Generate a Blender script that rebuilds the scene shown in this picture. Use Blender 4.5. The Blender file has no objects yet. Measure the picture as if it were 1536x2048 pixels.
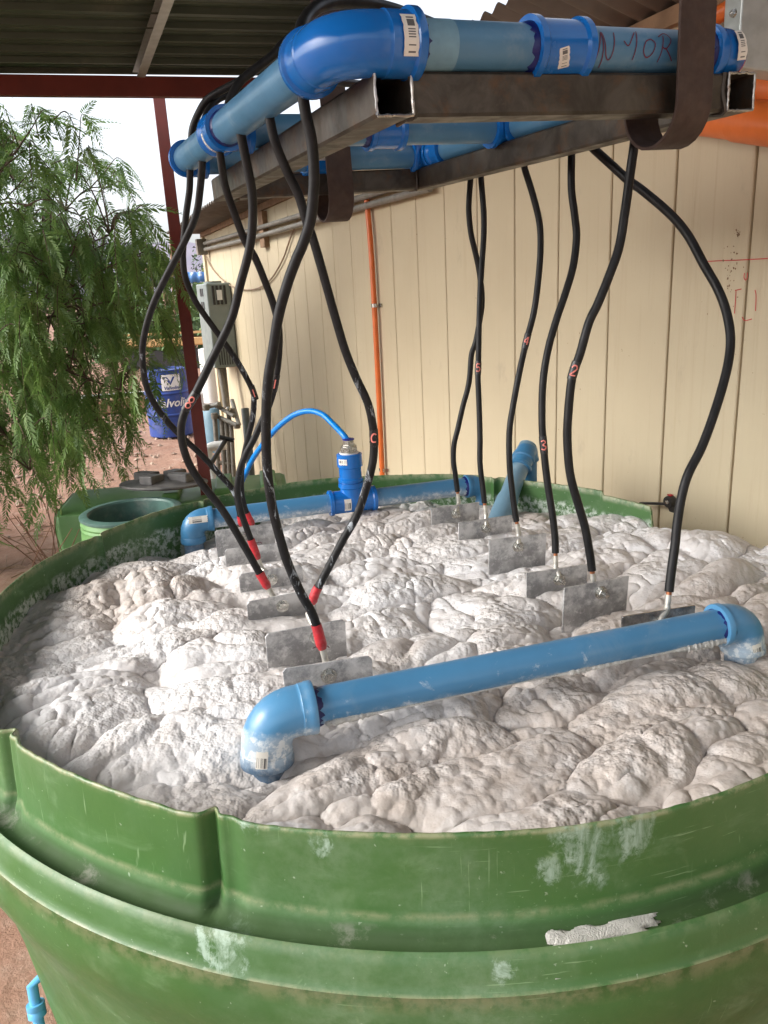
import bpy, math, random
import numpy as np
from mathutils import Vector, Matrix
random.seed(7); rng = np.random.default_rng(11)
S = bpy.context.scene
COL = S.collection
R_ = math.radians

# ------------------------------------------------------------------ camera
PITCH, ROLL, FPX, CAMH = 16.4, -3.0, 1538.0, 1.75
_p, _r = R_(PITCH), R_(ROLL)
CF = np.array([0, math.cos(_p), -math.sin(_p)])
_R = np.array([1.0, 0, 0]); _U = np.cross(_R, CF)
CR = _R*math.cos(_r) + _U*math.sin(_r)
CU = -_R*math.sin(_r) + _U*math.cos(_r)
CC = np.array([0, 0, CAMH])
cam_d = bpy.data.cameras.new('camera'); cam = bpy.data.objects.new('camera', cam_d); COL.objects.link(cam)
cam_d.sensor_fit = 'HORIZONTAL'; cam_d.sensor_width = 36.0; cam_d.lens = FPX/1536*36.0
cam_d.clip_start = 0.02; cam_d.clip_end = 20000
cam.matrix_world = Matrix(((CR[0], CU[0], -CF[0], 0), (CR[1], CU[1], -CF[1], 0), (CR[2], CU[2], -CF[2], CAMH), (0, 0, 0, 1)))
S.camera = cam

# ------------------------------------------------------------------ light
SUN_EL, SUN_AZ = 35.0, -104.0          # azimuth measured from +Y towards +X
w = bpy.data.worlds.new('World'); S.world = w; w.use_nodes = True
nt = w.node_tree; nt.nodes.clear()
sky = nt.nodes.new('ShaderNodeTexSky'); sky.sky_type = 'NISHITA'; sky.sun_disc = False
sky.sun_elevation = R_(SUN_EL); sky.sun_rotation = R_(SUN_AZ); sky.air_density = 0.8; sky.dust_density = 4.0; sky.ozone_density = 1.0
hs = nt.nodes.new('ShaderNodeHueSaturation'); hs.inputs['Saturation'].default_value = 0.30
bg = nt.nodes.new('ShaderNodeBackground'); bg.inputs['Strength'].default_value = 0.15
wo = nt.nodes.new('ShaderNodeOutputWorld')
nt.links.new(sky.outputs[0], hs.inputs['Color']); nt.links.new(hs.outputs[0], bg.inputs['Color']); nt.links.new(bg.outputs[0], wo.inputs['Surface'])
sl = bpy.data.lights.new('sun', 'SUN'); sun = bpy.data.objects.new('sun', sl); COL.objects.link(sun)
sl.energy = 0.50; sl.angle = R_(26); sl.color = (1.0, 0.96, 0.9)
sd = Vector((math.sin(R_(SUN_AZ))*math.cos(R_(SUN_EL)), math.cos(R_(SUN_AZ))*math.cos(R_(SUN_EL)), math.sin(R_(SUN_EL))))
sun.rotation_euler = sd.to_track_quat('Z', 'Y').to_euler()
S.view_settings.view_transform = 'Standard'; S.view_settings.look = 'None'; S.view_settings.gamma = 1.0
S.view_settings.use_curve_mapping = False
S.view_settings.exposure = 1.52
S.render.engine = 'CYCLES'

# ------------------------------------------------------------------ helpers
A_ = np.array
def ray(x, y): return CF + CR*(x-768)/FPX - CU*(y-1024)/FPX
def at(x, y, d): return CC + ray(x, y)*d                     # the point seen at a pixel, d metres deep
def onz(x, y, z):
    d = ray(x, y); return CC + d*((z-CAMH)/d[2])
def onpl(x, y, n, D):
    d = ray(x, y); return CC + d*(D/(d[0]*n[0]+d[1]*n[1]))
def depth(P): return float((A_(P)-CC) @ CF)
def nrm(v): v = A_(v, float); return v/np.linalg.norm(v)

class MB:
    def __init__(s): s.v = []; s.f = []; s.n = 0; s.uv = {}
    def add(s, V, F):
        V = np.asarray(V, float).reshape(-1, 3); s.v.append(V)
        for f in F: s.f.append(tuple(int(i)+s.n for i in f))
        s.n += len(V); return s
    def box(s, c, ax, ay, az):            # centre and three half-axis vectors
        c, ax, ay, az = map(lambda q: A_(q, float), (c, ax, ay, az)); V = []
        for k in (-1, 1):
            for j in (-1, 1):
                for i in (-1, 1): V.append(c+ax*i+ay*j+az*k)
        return s.add(V, [(0, 2, 3, 1), (4, 5, 7, 6), (0, 1, 5, 4), (2, 6, 7, 3), (0, 4, 6, 2), (1, 3, 7, 5)])
    def bar(s, a, b, wv, hv):             # a box from a to b with half-width vectors
        a, b = A_(a, float), A_(b, float); return s.box((a+b)/2, (b-a)/2, wv, hv)
    def sweep(s, P, r, seg=16, cap=True, flat=1.0):
        P = np.asarray(P, float); n = len(P); r = np.broadcast_to(np.asarray(r, float), (n,))
        T = np.gradient(P, axis=0) if n > 2 else np.repeat([P[-1]-P[0]], n, 0)
        L = np.linalg.norm(T, axis=1)
        for i in range(n):
            if L[i] < 1e-9: T[i] = T[i-1] if i else P[-1]-P[0]
        T /= np.linalg.norm(T, axis=1)[:, None]
        u = np.cross(T[0], [0, 0, 1.0]); 
        if np.linalg.norm(u) < .05: u = np.cross(T[0], [1.0, 0, 0])
        u /= np.linalg.norm(u); V = []
        a = np.arange(seg)*2*math.pi/seg
        for i in range(n):
            u = u-T[i]*(u@T[i]); u /= np.linalg.norm(u); v = np.cross(T[i], u)
            V.append(P[i]+r[i]*(np.cos(a)[:, None]*u+np.sin(a)[:, None]*v*flat))
        V = np.concatenate(V); F = []
        for i in range(n-1):
            for k in range(seg):
                k2 = (k+1) % seg; F.append((i*seg+k, i*seg+k2, (i+1)*seg+k2, (i+1)*seg+k))
        if cap: F.append(tuple(range(seg))[::-1]); F.append(tuple((n-1)*seg+k for k in range(seg)))
        return s.add(V, F)
    def cyl(s, a, b, r, seg=16, cap=True): return s.sweep([a, b], r, seg, cap)
    def lathe(s, c, prof, seg=48, axis=(0, 0, 1), cap=False):   # prof: (radius, height)
        ax = nrm(axis); u = np.cross(ax, [0, 1.0, 0]); 
        if np.linalg.norm(u) < .05: u = np.cross(ax, [1.0, 0, 0])
        u = nrm(u); v = np.cross(ax, u); a = np.arange(seg)*2*math.pi/seg; V = []; F = []
        for (r, h) in prof: V.append(A_(c)+ax*h+r*(np.cos(a)[:, None]*u+np.sin(a)[:, None]*v))
        for i in range(len(prof)-1):
            for k in range(seg):
                k2 = (k+1) % seg; F.append((i*seg+k, i*seg+k2, (i+1)*seg+k2, (i+1)*seg+k))
        if cap: F.append(tuple(range(seg))[::-1]); F.append(tuple((len(prof)-1)*seg+k for k in range(seg)))
        return s.add(np.concatenate(V), F)
    def build(s, name, m, parent=None, smooth=True, ang=35, kind=None, label=None, bevel=0):
        V = np.concatenate(s.v) if s.v else np.zeros((0, 3))
        o = pyobj(name, V, s.f, m, parent, smooth, ang)
        if kind: o['kind'] = kind
        if label: o['label'] = label
        if bevel:
            b = o.modifiers.new('bevel', 'BEVEL'); b.width = bevel; b.segments = 2; b.limit_method = 'ANGLE'; b.harden_normals = False
        return o
def wloc(o):
    p = np.zeros(3)
    while o is not None: p = p+A_(o.location); o = o.parent
    return p
def pyobj(name, V, F, m, parent=None, smooth=True, ang=35):
    V = np.asarray(V, float)
    base = wloc(parent) if parent is not None else np.zeros(3)
    loc = np.zeros(3)
    if parent is None and len(V):
        loc = A_([(V[:, 0].min()+V[:, 0].max())/2, (V[:, 1].min()+V[:, 1].max())/2, V[:, 2].min()])
    me = bpy.data.meshes.new(name); me.from_pydata((V-base-loc).tolist(), [], F); me.update()
    if smooth:
        me.shade_smooth()
        try: me.set_sharp_from_angle(angle=R_(ang))
        except Exception: pass
    if m: me.materials.append(m)
    o = bpy.data.objects.new(name, me); COL.objects.link(o); o.location = loc
    if parent is not None: o.parent = parent
    return o
def thing(name, label, cat, loc, group=None):
    o = bpy.data.objects.new(name, None); COL.objects.link(o); o.location = tuple(map(float, loc)); o.empty_display_size = .05
    return tag(o, label, cat, group)
def tag(o, label=None, cat=None, group=None, kind=None):
    if label: o['label'] = label
    if cat: o['category'] = cat
    if group: o['group'] = group
    if kind: o['kind'] = kind
    return o
def crom(P, n=8):                        # smooth curve through points
    P = np.asarray(P, float); Q = np.vstack([2*P[0]-P[1], P, 2*P[-1]-P[-2]]); out = []
    for i in range(1, len(Q)-2):
        for k in range(n):
            t = k/n; a, b, c, d = Q[i-1], Q[i], Q[i+1], Q[i+2]
            out.append(.5*((2*b)+(-a+c)*t+(2*a-5*b+4*c-d)*t*t+(-a+3*b-3*c+d)*t**3))
    out.append(P[-1]); return np.array(out)
# numpy noise
def _h(ix, iy, s=0):
    n = (ix.astype(np.int64)*374761393+iy.astype(np.int64)*668265263+s*974634777) & 0x7fffffff
    n = ((n ^ (n >> 13))*1274126177) & 0x7fffffff
    return ((n ^ (n >> 16)) & 0xffff)/65535.0
def vnoise(x, y, s=0):
    ix, iy = np.floor(x), np.floor(y); fx, fy = x-ix, y-iy
    fx = fx*fx*fx*(fx*(fx*6-15)+10); fy = fy*fy*fy*(fy*(fy*6-15)+10)
    a, b, c, d = _h(ix, iy, s), _h(ix+1, iy, s), _h(ix, iy+1, s), _h(ix+1, iy+1, s)
    return (a*(1-fx)+b*fx)*(1-fy)+(c*(1-fx)+d*fx)*fy
def fbm(x, y, o=4, s=0):
    t = 0; a = .5
    for k in range(o): t = t+a*(vnoise(x*2**k+17.3*k, y*2**k-9.1*k, s+k)-.5); a *= .5
    return t*2
def worley(x, y, s=0, jit=.85):
    ix, iy = np.floor(x), np.floor(y); f1 = np.full(x.shape, 9.0); f2 = f1.copy(); cid = np.zeros(x.shape)
    dx1 = np.zeros(x.shape); dy1 = np.zeros(x.shape)
    for j in (-1, 0, 1):
        for i in (-1, 0, 1):
            px = ix+i+.5+jit*(_h(ix+i, iy+j, s)-.5); py = iy+j+.5+jit*(_h(ix+i, iy+j, s+51)-.5)
            d = np.hypot(x-px, y-py); m = d < f1
            f2 = np.where(m, f1, np.minimum(f2, d)); cid = np.where(m, _h(ix+i, iy+j, s+99), cid)
            dx1 = np.where(m, x-px, dx1); dy1 = np.where(m, y-py, dy1); f1 = np.where(m, d, f1)
    return f1, f2, cid, dx1, dy1

# ------------------------------------------------------------------ materials
class NT:
    def __init__(s, name):
        s.m = bpy.data.materials.new(name); s.m.use_nodes = True; s.t = s.m.node_tree; s.t.nodes.clear()
        s.out = s.n('ShaderNodeOutputMaterial'); s.b = s.n('ShaderNodeBsdfPrincipled'); s.l(s.b.outputs[0], s.out.inputs[0])
        s.tc = s.n('ShaderNodeTexCoord').outputs['Object']
    def n(s, k, **kw):
        x = s.t.nodes.new(k)
        for a, b in kw.items(): setattr(x, a, b)
        return x
    def l(s, a, b): s.t.links.new(a, b)
    def put(s, v, inp):
        if isinstance(v, bpy.types.NodeSocket): s.l(v, inp)
        else: inp.default_value = v
    def mapp(s, scale=(1, 1, 1), rot=(0, 0, 0), loc=(0, 0, 0), vec=None):
        x = s.n('ShaderNodeMapping'); s.l(vec or s.tc, x.inputs[0]); x.inputs['Scale'].default_value = scale
        x.inputs['Rotation'].default_value = rot; x.inputs['Location'].default_value = loc; return x.outputs[0]
    def noise(s, scale, det=4, rough=.55, vec=None, dist=0, off=0):
        x = s.n('ShaderNodeTexNoise'); x.inputs['Scale'].default_value = scale; x.inputs['Detail'].default_value = det
        x.inputs['Roughness'].default_value = rough; x.inputs['Distortion'].default_value = dist
        v = vec or s.tc
        if off: v = s.mapp(loc=(off, off*1.7, off*.6), vec=v)
        s.l(v, x.inputs['Vector']); return x.outputs[0]
    def ramp(s, v, a, b, lo=0.0, hi=1.0, smooth=True):
        x = s.n('ShaderNodeMapRange'); x.interpolation_type = 'SMOOTHSTEP' if smooth else 'LINEAR'
        s.put(v, x.inputs[0]); x.inputs[1].default_value = a; x.inputs[2].default_value = b
        x.inputs[3].default_value = lo; x.inputs[4].default_value = hi; return x.outputs[0]
    def math(s, op, a, b=0.0, c=None):
        x = s.n('ShaderNodeMath'); x.operation = op; s.put(a, x.inputs[0]); s.put(b, x.inputs[1])
        if c is not None: s.put(c, x.inputs[2])
        return x.outputs[0]
    def mix(s, f, a, b):
        x = s.n('ShaderNodeMix'); x.data_type = 'RGBA'; s.put(f, x.inputs[0])
        s.put((*a, 1) if isinstance(a, tuple) else a, x.inputs[6]); s.put((*b, 1) if isinstance(b, tuple) else b, x.inputs[7]); return x.outputs[2]
    def blob(s, c, r, vec=None):       # 1 inside an ellipsoid round c, fading out
        v = s.mapp(scale=(1/r[0], 1/r[1], 1/r[2]), loc=(-c[0]/r[0], -c[1]/r[1], -c[2]/r[2]), vec=vec)
        x = s.n('ShaderNodeVectorMath', operation='LENGTH'); s.l(v, x.inputs[0]); return s.ramp(x.outputs['Value'], 1.0, .35, 0, 1)
    def bump(s, h, strength=.3, dist=.002, prev=None):
        x = s.n('ShaderNodeBump'); x.inputs['Strength'].default_value = strength; x.inputs['Distance'].default_value = dist
        s.l(h, x.inputs['Height'])
        if prev is not None: s.l(prev, x.inputs['Normal'])
        return x.outputs[0]
    def fin(s, col=None, rough=None, normal=None, **kw):
        if col is not None: s.put((*col, 1) if isinstance(col, tuple) else col, s.b.inputs['Base Color'])
        if rough is not None: s.put(rough, s.b.inputs['Roughness'])
        if normal is not None: s.l(normal, s.b.inputs['Normal'])
        for k, v in kw.items(): s.put(v, s.b.inputs[k.replace('_', ' ')])
        return s.m
def simple(name, c, rough=.5, metal=0.0, var=.25, sc=12, bump=.15, bd=.001, c2=None, spec=.5, dirt=0.0):
    t = NT(name); n1 = t.noise(sc, 5); f = t.ramp(n1, .3, .7)
    c2 = c2 or tuple(q*(1-var) for q in c)
    col = t.mix(f, c, c2)
    if dirt: col = t.mix(t.math('MULTIPLY', t.ramp(t.noise(sc*.6, 6, .7, off=4), .5, .72), dirt), col, (.33, .3, .27))
    return t.fin(col, t.ramp(t.noise(sc*2, 3), .2, .8, max(.05, rough-.08), min(1, rough+.1)), t.bump(t.noise(sc*8, 3), bump, bd), Metallic=metal)

def m_wall():
    t = NT('painted_siding')
    g = t.noise(30, 6, .7, t.mapp((1, 1, .035)), .4)
    g2 = t.noise(110, 3, .6, t.mapp((1, 1, .03)))
    big = t.noise(1.3, 4)
    col = t.mix(t.ramp(big, .3, .7), (.52, .445, .305), (.475, .40, .27))
    col = t.mix(t.ramp(g, .52, .8, 0, .45), col, (.36, .26, .16))
    col = t.mix(t.math('MULTIPLY', t.ramp(t.noise(9, 5, .7, t.mapp((1, 1, .5)), off=3), .6, .75), .35), col, (.33, .27, .2))
    col = t.mix(t.ramp(t.noise(55, 2, off=8), .75, .8), col, (.22, .14, .08))
    h = t.math('ADD', g, t.math('MULTIPLY', g2, .5))
    return t.fin(col, .62, t.bump(h, .55, .003))
def m_green():
    t = NT('green_polyethylene')
    n1 = t.noise(3.0, 5, .6); 
    col = t.mix(t.ramp(n1, .3, .7), (.034, .102, .022), (.048, .130, .030))
    # scuffed pale smears
    sm = t.noise(7, 7, .68, t.mapp((1, 1, 1.6)), .8, off=2)
    col = t.mix(t.ramp(sm, .54, .76, 0, .34), col, (.20, .32, .17))
    cl = t.noise(2.2, 6, .62, off=21); col = t.mix(t.math('MULTIPLY', t.ramp(cl, .45, .75), t.ramp(t.noise(60, 6, .75, off=22), .3, .7, .15, .5)), col, (.22, .30, .20))
    # scratches
    for k, (sc, rot, a) in enumerate([((260, 9, 9), (0, 0, .7), .5), ((9, 220, 14), (0, .6, .3), .5), ((200, 30, 200), (.9, .2, 2.0), .4), ((14, 14, 320), (.1, .15, .5), .5)]):
        ss = t.noise(1.0, 3, .5, t.mapp(sc, rot)); gate = t.ramp(t.noise(5, 2, off=5+k*3), .5, .62)
        col = t.mix(t.math('MULTIPLY', t.math('MULTIPLY', t.ramp(ss, .66, .72), gate), a), col, (.24, .36, .19))
    # whitish lime splashes, where the photograph has them
    base = (.02, 1.643, 1.0)
    spl = None
    for (px, py, rr) in [(1200, 1700, .085), (1110, 1750, .035), (1290, 1690, .07), (1200, 1660, .07), (1480, 1620, .08), (1380, 1660, .05), (640, 1690, .03), (300, 1640, .035), (365, 1685, .02), (480, 1660, .04), (450, 1880, .06), (1010, 1960, .035), (1500, 1810, .05), (60, 1680, .09), (100, 1500, .05), (40, 1600, .06)]:
        P = onz(px, py, 1.14-(py-1655)*.00062 if py < 1850 else 1.0)
        b = t.blob((P[0]-TX, P[1]-TY, P[2]-GZ), (rr, rr, rr*1.1))
        spl = b if spl is None else t.math('MAXIMUM', spl, b)
    det = t.noise(26, 8, .72, t.mapp((1, 1, .45)), 1.2)
    m = t.ramp(t.math('ADD', t.math('ADD', t.math('MULTIPLY', det, .6), t.math('MULTIPLY', t.noise(85, 5, .75, dist=.5), .4)), t.math('MULTIPLY', spl, .21)), .61, .74)
    m = t.math('MULTIPLY', m, t.math('MULTIPLY', t.ramp(spl, .0, .8), t.ramp(t.noise(34, 7, .75, t.mapp((1, 1, .25)), .6, off=31), .36, .62, .15, 1.0))); 
    col = t.mix(t.math('MULTIPLY', m, .75), col, (.36, .48, .40))
    soft = t.math('MULTIPLY', t.ramp(t.noise(9, 5, .6, off=6), .58, .8), .30)
    col = t.mix(soft, col, (.22, .31, .18))
    # inside lime line just above the foam
    sep = t.n('ShaderNodeSeparateXYZ'); t.l(t.tc, sep.inputs[0])
    rad = t.n('ShaderNodeVectorMath', operation='LENGTH'); t.l(t.mapp((1, 1, 0)), rad.inputs[0])
    zz = t.math('ADD', sep.outputs[2], t.math('MULTIPLY', t.noise(12, 4), .045))
    line = t.math('MULTIPLY', t.ramp(zz, 1.108-GZ, 1.088-GZ), t.ramp(t.noise(60, 5, .7), .42, .6))
    line = t.math('MULTIPLY', line, t.ramp(t.noise(5, 4, .6, off=9), .3, .5))
    line = t.math('MAXIMUM', line, 0.0)
    geo = t.n('ShaderNodeNewGeometry'); dp = t.n('ShaderNodeVectorMath', operation='DOT_PRODUCT'); t.l(geo.outputs['Normal'], dp.inputs[0]); t.l(t.mapp((1, 1, 0)), dp.inputs[1])
    att = t.n('ShaderNodeAttribute'); att.attribute_name = 'inner'
    col = t.mix(t.math('MULTIPLY', t.math('MULTIPLY', line, att.outputs['Fac']), .85), col, (.52, .58, .52))
    col = t.mix(t.math('MULTIPLY', t.ramp(t.noise(90, 2, off=12), .72, .76), .6), col, (.30, .38, .27))
    gr = t.n('ShaderNodeAttribute'); gr.attribute_name = 'grime_shade'
    col = t.mix(t.math('MULTIPLY', gr.outputs['Fac'], t.ramp(t.noise(6, 6, .65, off=7), .25, .6, .45, .9)), col, (.034, .074, .018))  # gutter: dirty film, with the shade of the recess painted in too
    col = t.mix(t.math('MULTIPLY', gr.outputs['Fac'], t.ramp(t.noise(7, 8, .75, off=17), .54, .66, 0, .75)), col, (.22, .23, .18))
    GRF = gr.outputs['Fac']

    # worn edges
    edge = t.n('ShaderNodeAttribute'); edge.attribute_name = 'edge'
    em = t.math('MULTIPLY', edge.outputs['Fac'], t.ramp(t.noise(35, 6, .7, off=1), .38, .6))
    col = t.mix(t.math('MULTIPLY', em, .7), col, (.30, .30, .17))
    return t.fin(col, t.math('ADD', t.ramp(t.noise(11, 5, .6), .3, .7, .38, .58), t.math('MULTIPLY', GRF, .3)), t.bump(t.noise(14, 6, .6), .22, .006), Coat_Weight=t.math('MULTIPLY', t.math('SUBTRACT', 1.0, GRF), .06), Coat_Roughness=.3)
def m_blue(name, c, rough, salt=0.0, dusty=.2):
    t = NT(name); col = t.mix(t.ramp(t.noise(8, 5), .3, .7), c, tuple(q*.86 for q in c))
    col = t.mix(t.math('MULTIPLY', t.ramp(t.noise(14, 6, .65, dist=.6), .52, .72), dusty), col, (.36, .42, .45))
    if salt:
        m = t.ramp(t.noise(11, 8, .7, dist=1.4, off=2), .57, .66)
        m2 = t.ramp(t.noise(70, 5, .7, off=7), .45, .6)
        col = t.mix(t.math('MULTIPLY', t.math('MULTIPLY', m, m2), salt), col, (.68, .74, .78))
        sep = t.n('ShaderNodeSeparateXYZ'); t.l(t.n('ShaderNodeNewGeometry').outputs['Position'], sep.inputs[0])
        zz = t.math('SUBTRACT', sep.outputs[2], t.math('MULTIPLY', t.noise(30, 7, .7), .045))
        lo = t.ramp(zz, 1.083, 1.062); col = t.mix(t.math('MULTIPLY', lo, t.ramp(m2, 0, 1, .45, 1.0)), col, (.66, .70, .72))
        lo2 = t.ramp(zz, 1.035, 1.015); col = t.mix(t.math('MULTIPLY', lo2, .8), col, (.02, .07, .14))
    return t.fin(col, t.ramp(t.noise(20, 4), .3, .7, rough, rough+.14), t.bump(t.noise(60, 4), .1, .0008), Coat_Weight=.1)
def m_cable():
    t = NT('black_cable_rubber'); col = t.mix(t.ramp(t.noise(60, 4, .6, t.mapp((1, 1, .3))), .35, .7), (.006, .006, .0065), (.014, .014, .015))
    s = t.math('MULTIPLY', t.ramp(t.noise(45, 6, .7), .68, .76), t.ramp(t.noise(4, 2, off=3), .42, .6))
    col = t.mix(t.math('MULTIPLY', s, .55), col, (.36, .4, .45))
    return t.fin(col, t.ramp(t.noise(25, 3), .3, .7, .36, .5), t.bump(t.noise(120, 3), .15, .0006), Specular_IOR_Level=.28)
def m_splash():                           # cable rubber spattered with dried foam
    t = NT('spattered_cable_rubber'); col = t.mix(t.ramp(t.noise(60, 4), .35, .7), (.006, .006, .0065), (.013, .013, .014))
    s = t.ramp(t.noise(48, 7, .72, t.mapp((1, 1, .45)), .8), .56, .64)
    sep = t.n('ShaderNodeSeparateXYZ'); t.l(t.n('ShaderNodeNewGeometry').outputs['Position'], sep.inputs[0])
    g = t.ramp(t.math('ADD', sep.outputs[2], t.math('MULTIPLY', t.noise(9, 3), .25)), 1.78, 1.62)
    col = t.mix(t.math('MULTIPLY', t.math('MULTIPLY', s, g), .75), col, (.42, .46, .5))
    return t.fin(col, .48, t.bump(t.noise(120, 3), .2, .0006), Specular_IOR_Level=.28)
def m_steel(name, c1, c2, rust, amt, rough=.45, metal=.6, sc=10):
    t = NT(name); n = t.noise(sc, 6, .65, t.mapp((1, 1, 1)), .5)
    col = t.mix(t.ramp(n, .3, .7), c1, c2)
    col = t.mix(t.ramp(t.noise(sc*1.4, 7, .7, off=3), .5, .7, 0, amt), col, rust)
    col = t.mix(t.ramp(t.noise(sc*6, 5, .7, off=5), .62, .74, 0, .3), col, tuple(min(1, q*2.6) for q in c1))
    return t.fin(col, t.ramp(t.noise(sc*2, 4), .3, .7, rough, rough+.22), t.bump(t.noise(sc*9, 5, .7), .2, .0008), Metallic=metal)
def m_plate(bright=False):
    t = NT('scaled_aluminium_plate' if not bright else 'clean_aluminium_plate')
    oi = t.n('ShaderNodeObjectInfo'); vm = t.n('ShaderNodeVectorMath', operation='ADD'); t.l(t.tc, vm.inputs[0]); cmb = t.n('ShaderNodeCombineXYZ'); t.l(t.math('MULTIPLY', oi.outputs['Random'], 40.0), cmb.inputs[0]); t.l(t.math('MULTIPLY', oi.outputs['Random'], 17.0), cmb.inputs[2]); t.l(cmb.outputs[0], vm.inputs[1]); t.tc = vm.outputs[0]
    n = t.noise(26, 7, .72)
    col = t.mix(t.ramp(n, .38, .62), (.27, .27, .275), (.56, .555, .55))
    if not bright:
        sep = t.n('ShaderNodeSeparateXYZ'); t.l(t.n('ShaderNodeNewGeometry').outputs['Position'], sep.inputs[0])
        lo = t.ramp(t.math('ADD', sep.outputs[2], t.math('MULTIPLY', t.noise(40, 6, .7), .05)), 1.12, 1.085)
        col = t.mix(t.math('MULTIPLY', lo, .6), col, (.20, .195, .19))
        col = t.mix(t.ramp(t.noise(38, 7, .75, off=4), .50, .66, 0, .65), col, (.70, .69, .68))
    return t.fin(col, .42 if not bright else .22, t.bump(t.noise(50, 6, .7), .3, .0015), Metallic=.35 if not bright else .9)
def m_foam():
    t = NT('waste_foam')
    wet = t.n('ShaderNodeAttribute'); wet.attribute_name = 'wet'
    n = t.noise(5, 6, .6, dist=.4)
    col = t.mix(t.ramp(n, .35, .68), (.73, .72, .72), (.61, .575, .55))
    col = t.mix(t.ramp(t.noise(18, 6, .65, off=4), .52, .74, 0, .38), col, (.58, .50, .43))
    tan = t.n('ShaderNodeAttribute'); tan.attribute_name = 'tan'
    tf = t.math('MULTIPLY', tan.outputs['Fac'], t.ramp(t.noise(26, 6, .65, off=14), .25, .7, .45, 1.0))
    col = t.mix(tf, col, (.42, .355, .305))
    col = t.mix(t.ramp(wet.outputs['Fac'], 0, 1, 0, .85), col, (.50, .475, .445))
    col = t.mix(t.ramp(t.noise(70, 4, off=7), .74, .8, 0, .7), col, (.30, .24, .19))
    vo = t.n('ShaderNodeTexVoronoi'); vo.feature = 'SMOOTH_F1'; vo.inputs['Scale'].default_value = 75; vo.inputs['Smoothness'].default_value = .6; t.l(t.mapp(vec=t.tc), vo.inputs['Vector'])
    vo2 = t.n('ShaderNodeTexVoronoi'); vo2.feature = 'SMOOTH_F1'; vo2.inputs['Scale'].default_value = 210; vo2.inputs['Smoothness'].default_value = .5; t.l(t.tc, vo2.inputs['Vector'])
    nb = t.noise(34, 6, .55, dist=.3)
    gate = t.ramp(t.noise(7, 3, off=11), .35, .62, .25, 1.0)
    i1 = t.math('MULTIPLY', t.math('SUBTRACT', 1.0, vo.outputs['Distance']), gate); i2 = t.math('MULTIPLY', t.math('SUBTRACT', 1.0, vo2.outputs['Distance']), gate)
    b1 = t.bump(nb, .22, .006)
    b2 = t.bump(i1, .55, .008, b1)
    b3 = t.bump(i2, .5, .0030, b2)
    b4 = t.bump(t.noise(420, 3, .6), .22, .0012, b3)
    rr = t.ramp(wet.outputs['Fac'], 0, 1, .55, .30)
    t.b.subsurface_method = 'RANDOM_WALK'; t.b.inputs['Subsurface Radius'].default_value = (1.0, .85, .7); t.b.inputs['Subsurface Scale'].default_value = .006
    return t.fin(col, rr, b4, Subsurface_Weight=.0, Specular_IOR_Level=.5)
def m_dirt():
    t = NT('red_dirt'); col = t.mix(t.ramp(t.noise(.5, 6, .6), .3, .7), (.25, .125, .08), (.33, .19, .13))
    col = t.mix(t.ramp(t.noise(6, 8, .7), .45, .7, 0, .6), col, (.42, .29, .22))
    col = t.mix(t.ramp(t.noise(40, 5, .7, off=3), .58, .7, 0, .6), col, (.24, .14, .09))
    return t.fin(col, .95, t.bump(t.noise(9, 9, .7), .8, .05))
def m_roof():
    t = NT('roof_sheet_underside'); col = t.mix(t.ramp(t.noise(1.6, 5, .6, t.mapp((1, .3, 1))), .35, .7), (.046, .066, .046), (.072, .096, .070))
    col = t.mix(t.ramp(t.noise(5, 6, .7, t.mapp((.4, 2, 1)), off=2), .55, .75, 0, .5), col, (.15, .155, .11))
    return t.fin(col, .5, t.bump(t.noise(3, 3), .2, .01), Metallic=.25)
def m_leaf():
    t = NT('pepper_tree_leaf'); oi = t.n('ShaderNodeObjectInfo')
    n = t.noise(3.2, 3, .6); col = t.mix(t.ramp(n, .3, .7), (.085, .175, .04), (.17, .28, .07))
    col = t.mix(t.ramp(t.noise(14, 2, off=3), .45, .75, 0, .6), col, (.24, .33, .11))
    m = t.fin(col, .5)
    tr = t.n('ShaderNodeBsdfTranslucent'); t.l(col, tr.inputs['Color']); mx = t.n('ShaderNodeMixShader'); mx.inputs[0].default_value = .45
    t.l(t.b.outputs[0], mx.inputs[1]); t.l(tr.outputs[0], mx.inputs[2]); t.l(mx.outputs[0], t.out.inputs[0]); return m
def m_sticker():
    t = NT('barcode_sticker'); uv = t.n('ShaderNodeTexCoord').outputs['UV']
    sep = t.n('ShaderNodeSeparateXYZ'); t.l(uv, sep.inputs[0])
    fl = t.math('FLOOR', t.math('MULTIPLY', sep.outputs[0], 34.0)); wn = t.n('ShaderNodeTexWhiteNoise'); wn.noise_dimensions = '1D'; t.l(fl, wn.inputs['W'])
    band = t.math('MULTIPLY', t.ramp(sep.outputs[1], .30, .31), t.ramp(sep.outputs[1], .81, .80))
    edge = t.math('MULTIPLY', t.ramp(sep.outputs[0], .07, .08), t.ramp(sep.outputs[0], .93, .92))
    bars = t.math('MULTIPLY', t.math('MULTIPLY', t.math('GREATER_THAN', wn.outputs['Value'], .48), band), edge)
    wear = t.ramp(t.noise(90, 5, .7), .62, .7)
    col = t.mix(t.math('MULTIPLY', bars, .9), (.74, .71, .64), (.03, .03, .035)); col = t.mix(t.math('MULTIPLY', wear, .6), col, (.50, .52, .52))
    return t.fin(col, .55)
def m_rock():
    t = NT('far_hills'); return t.fin(t.mix(t.ramp(t.noise(.002, 6), .3, .7), (.20, .19, .25), (.28, .25, .30)), 1.0)

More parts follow.
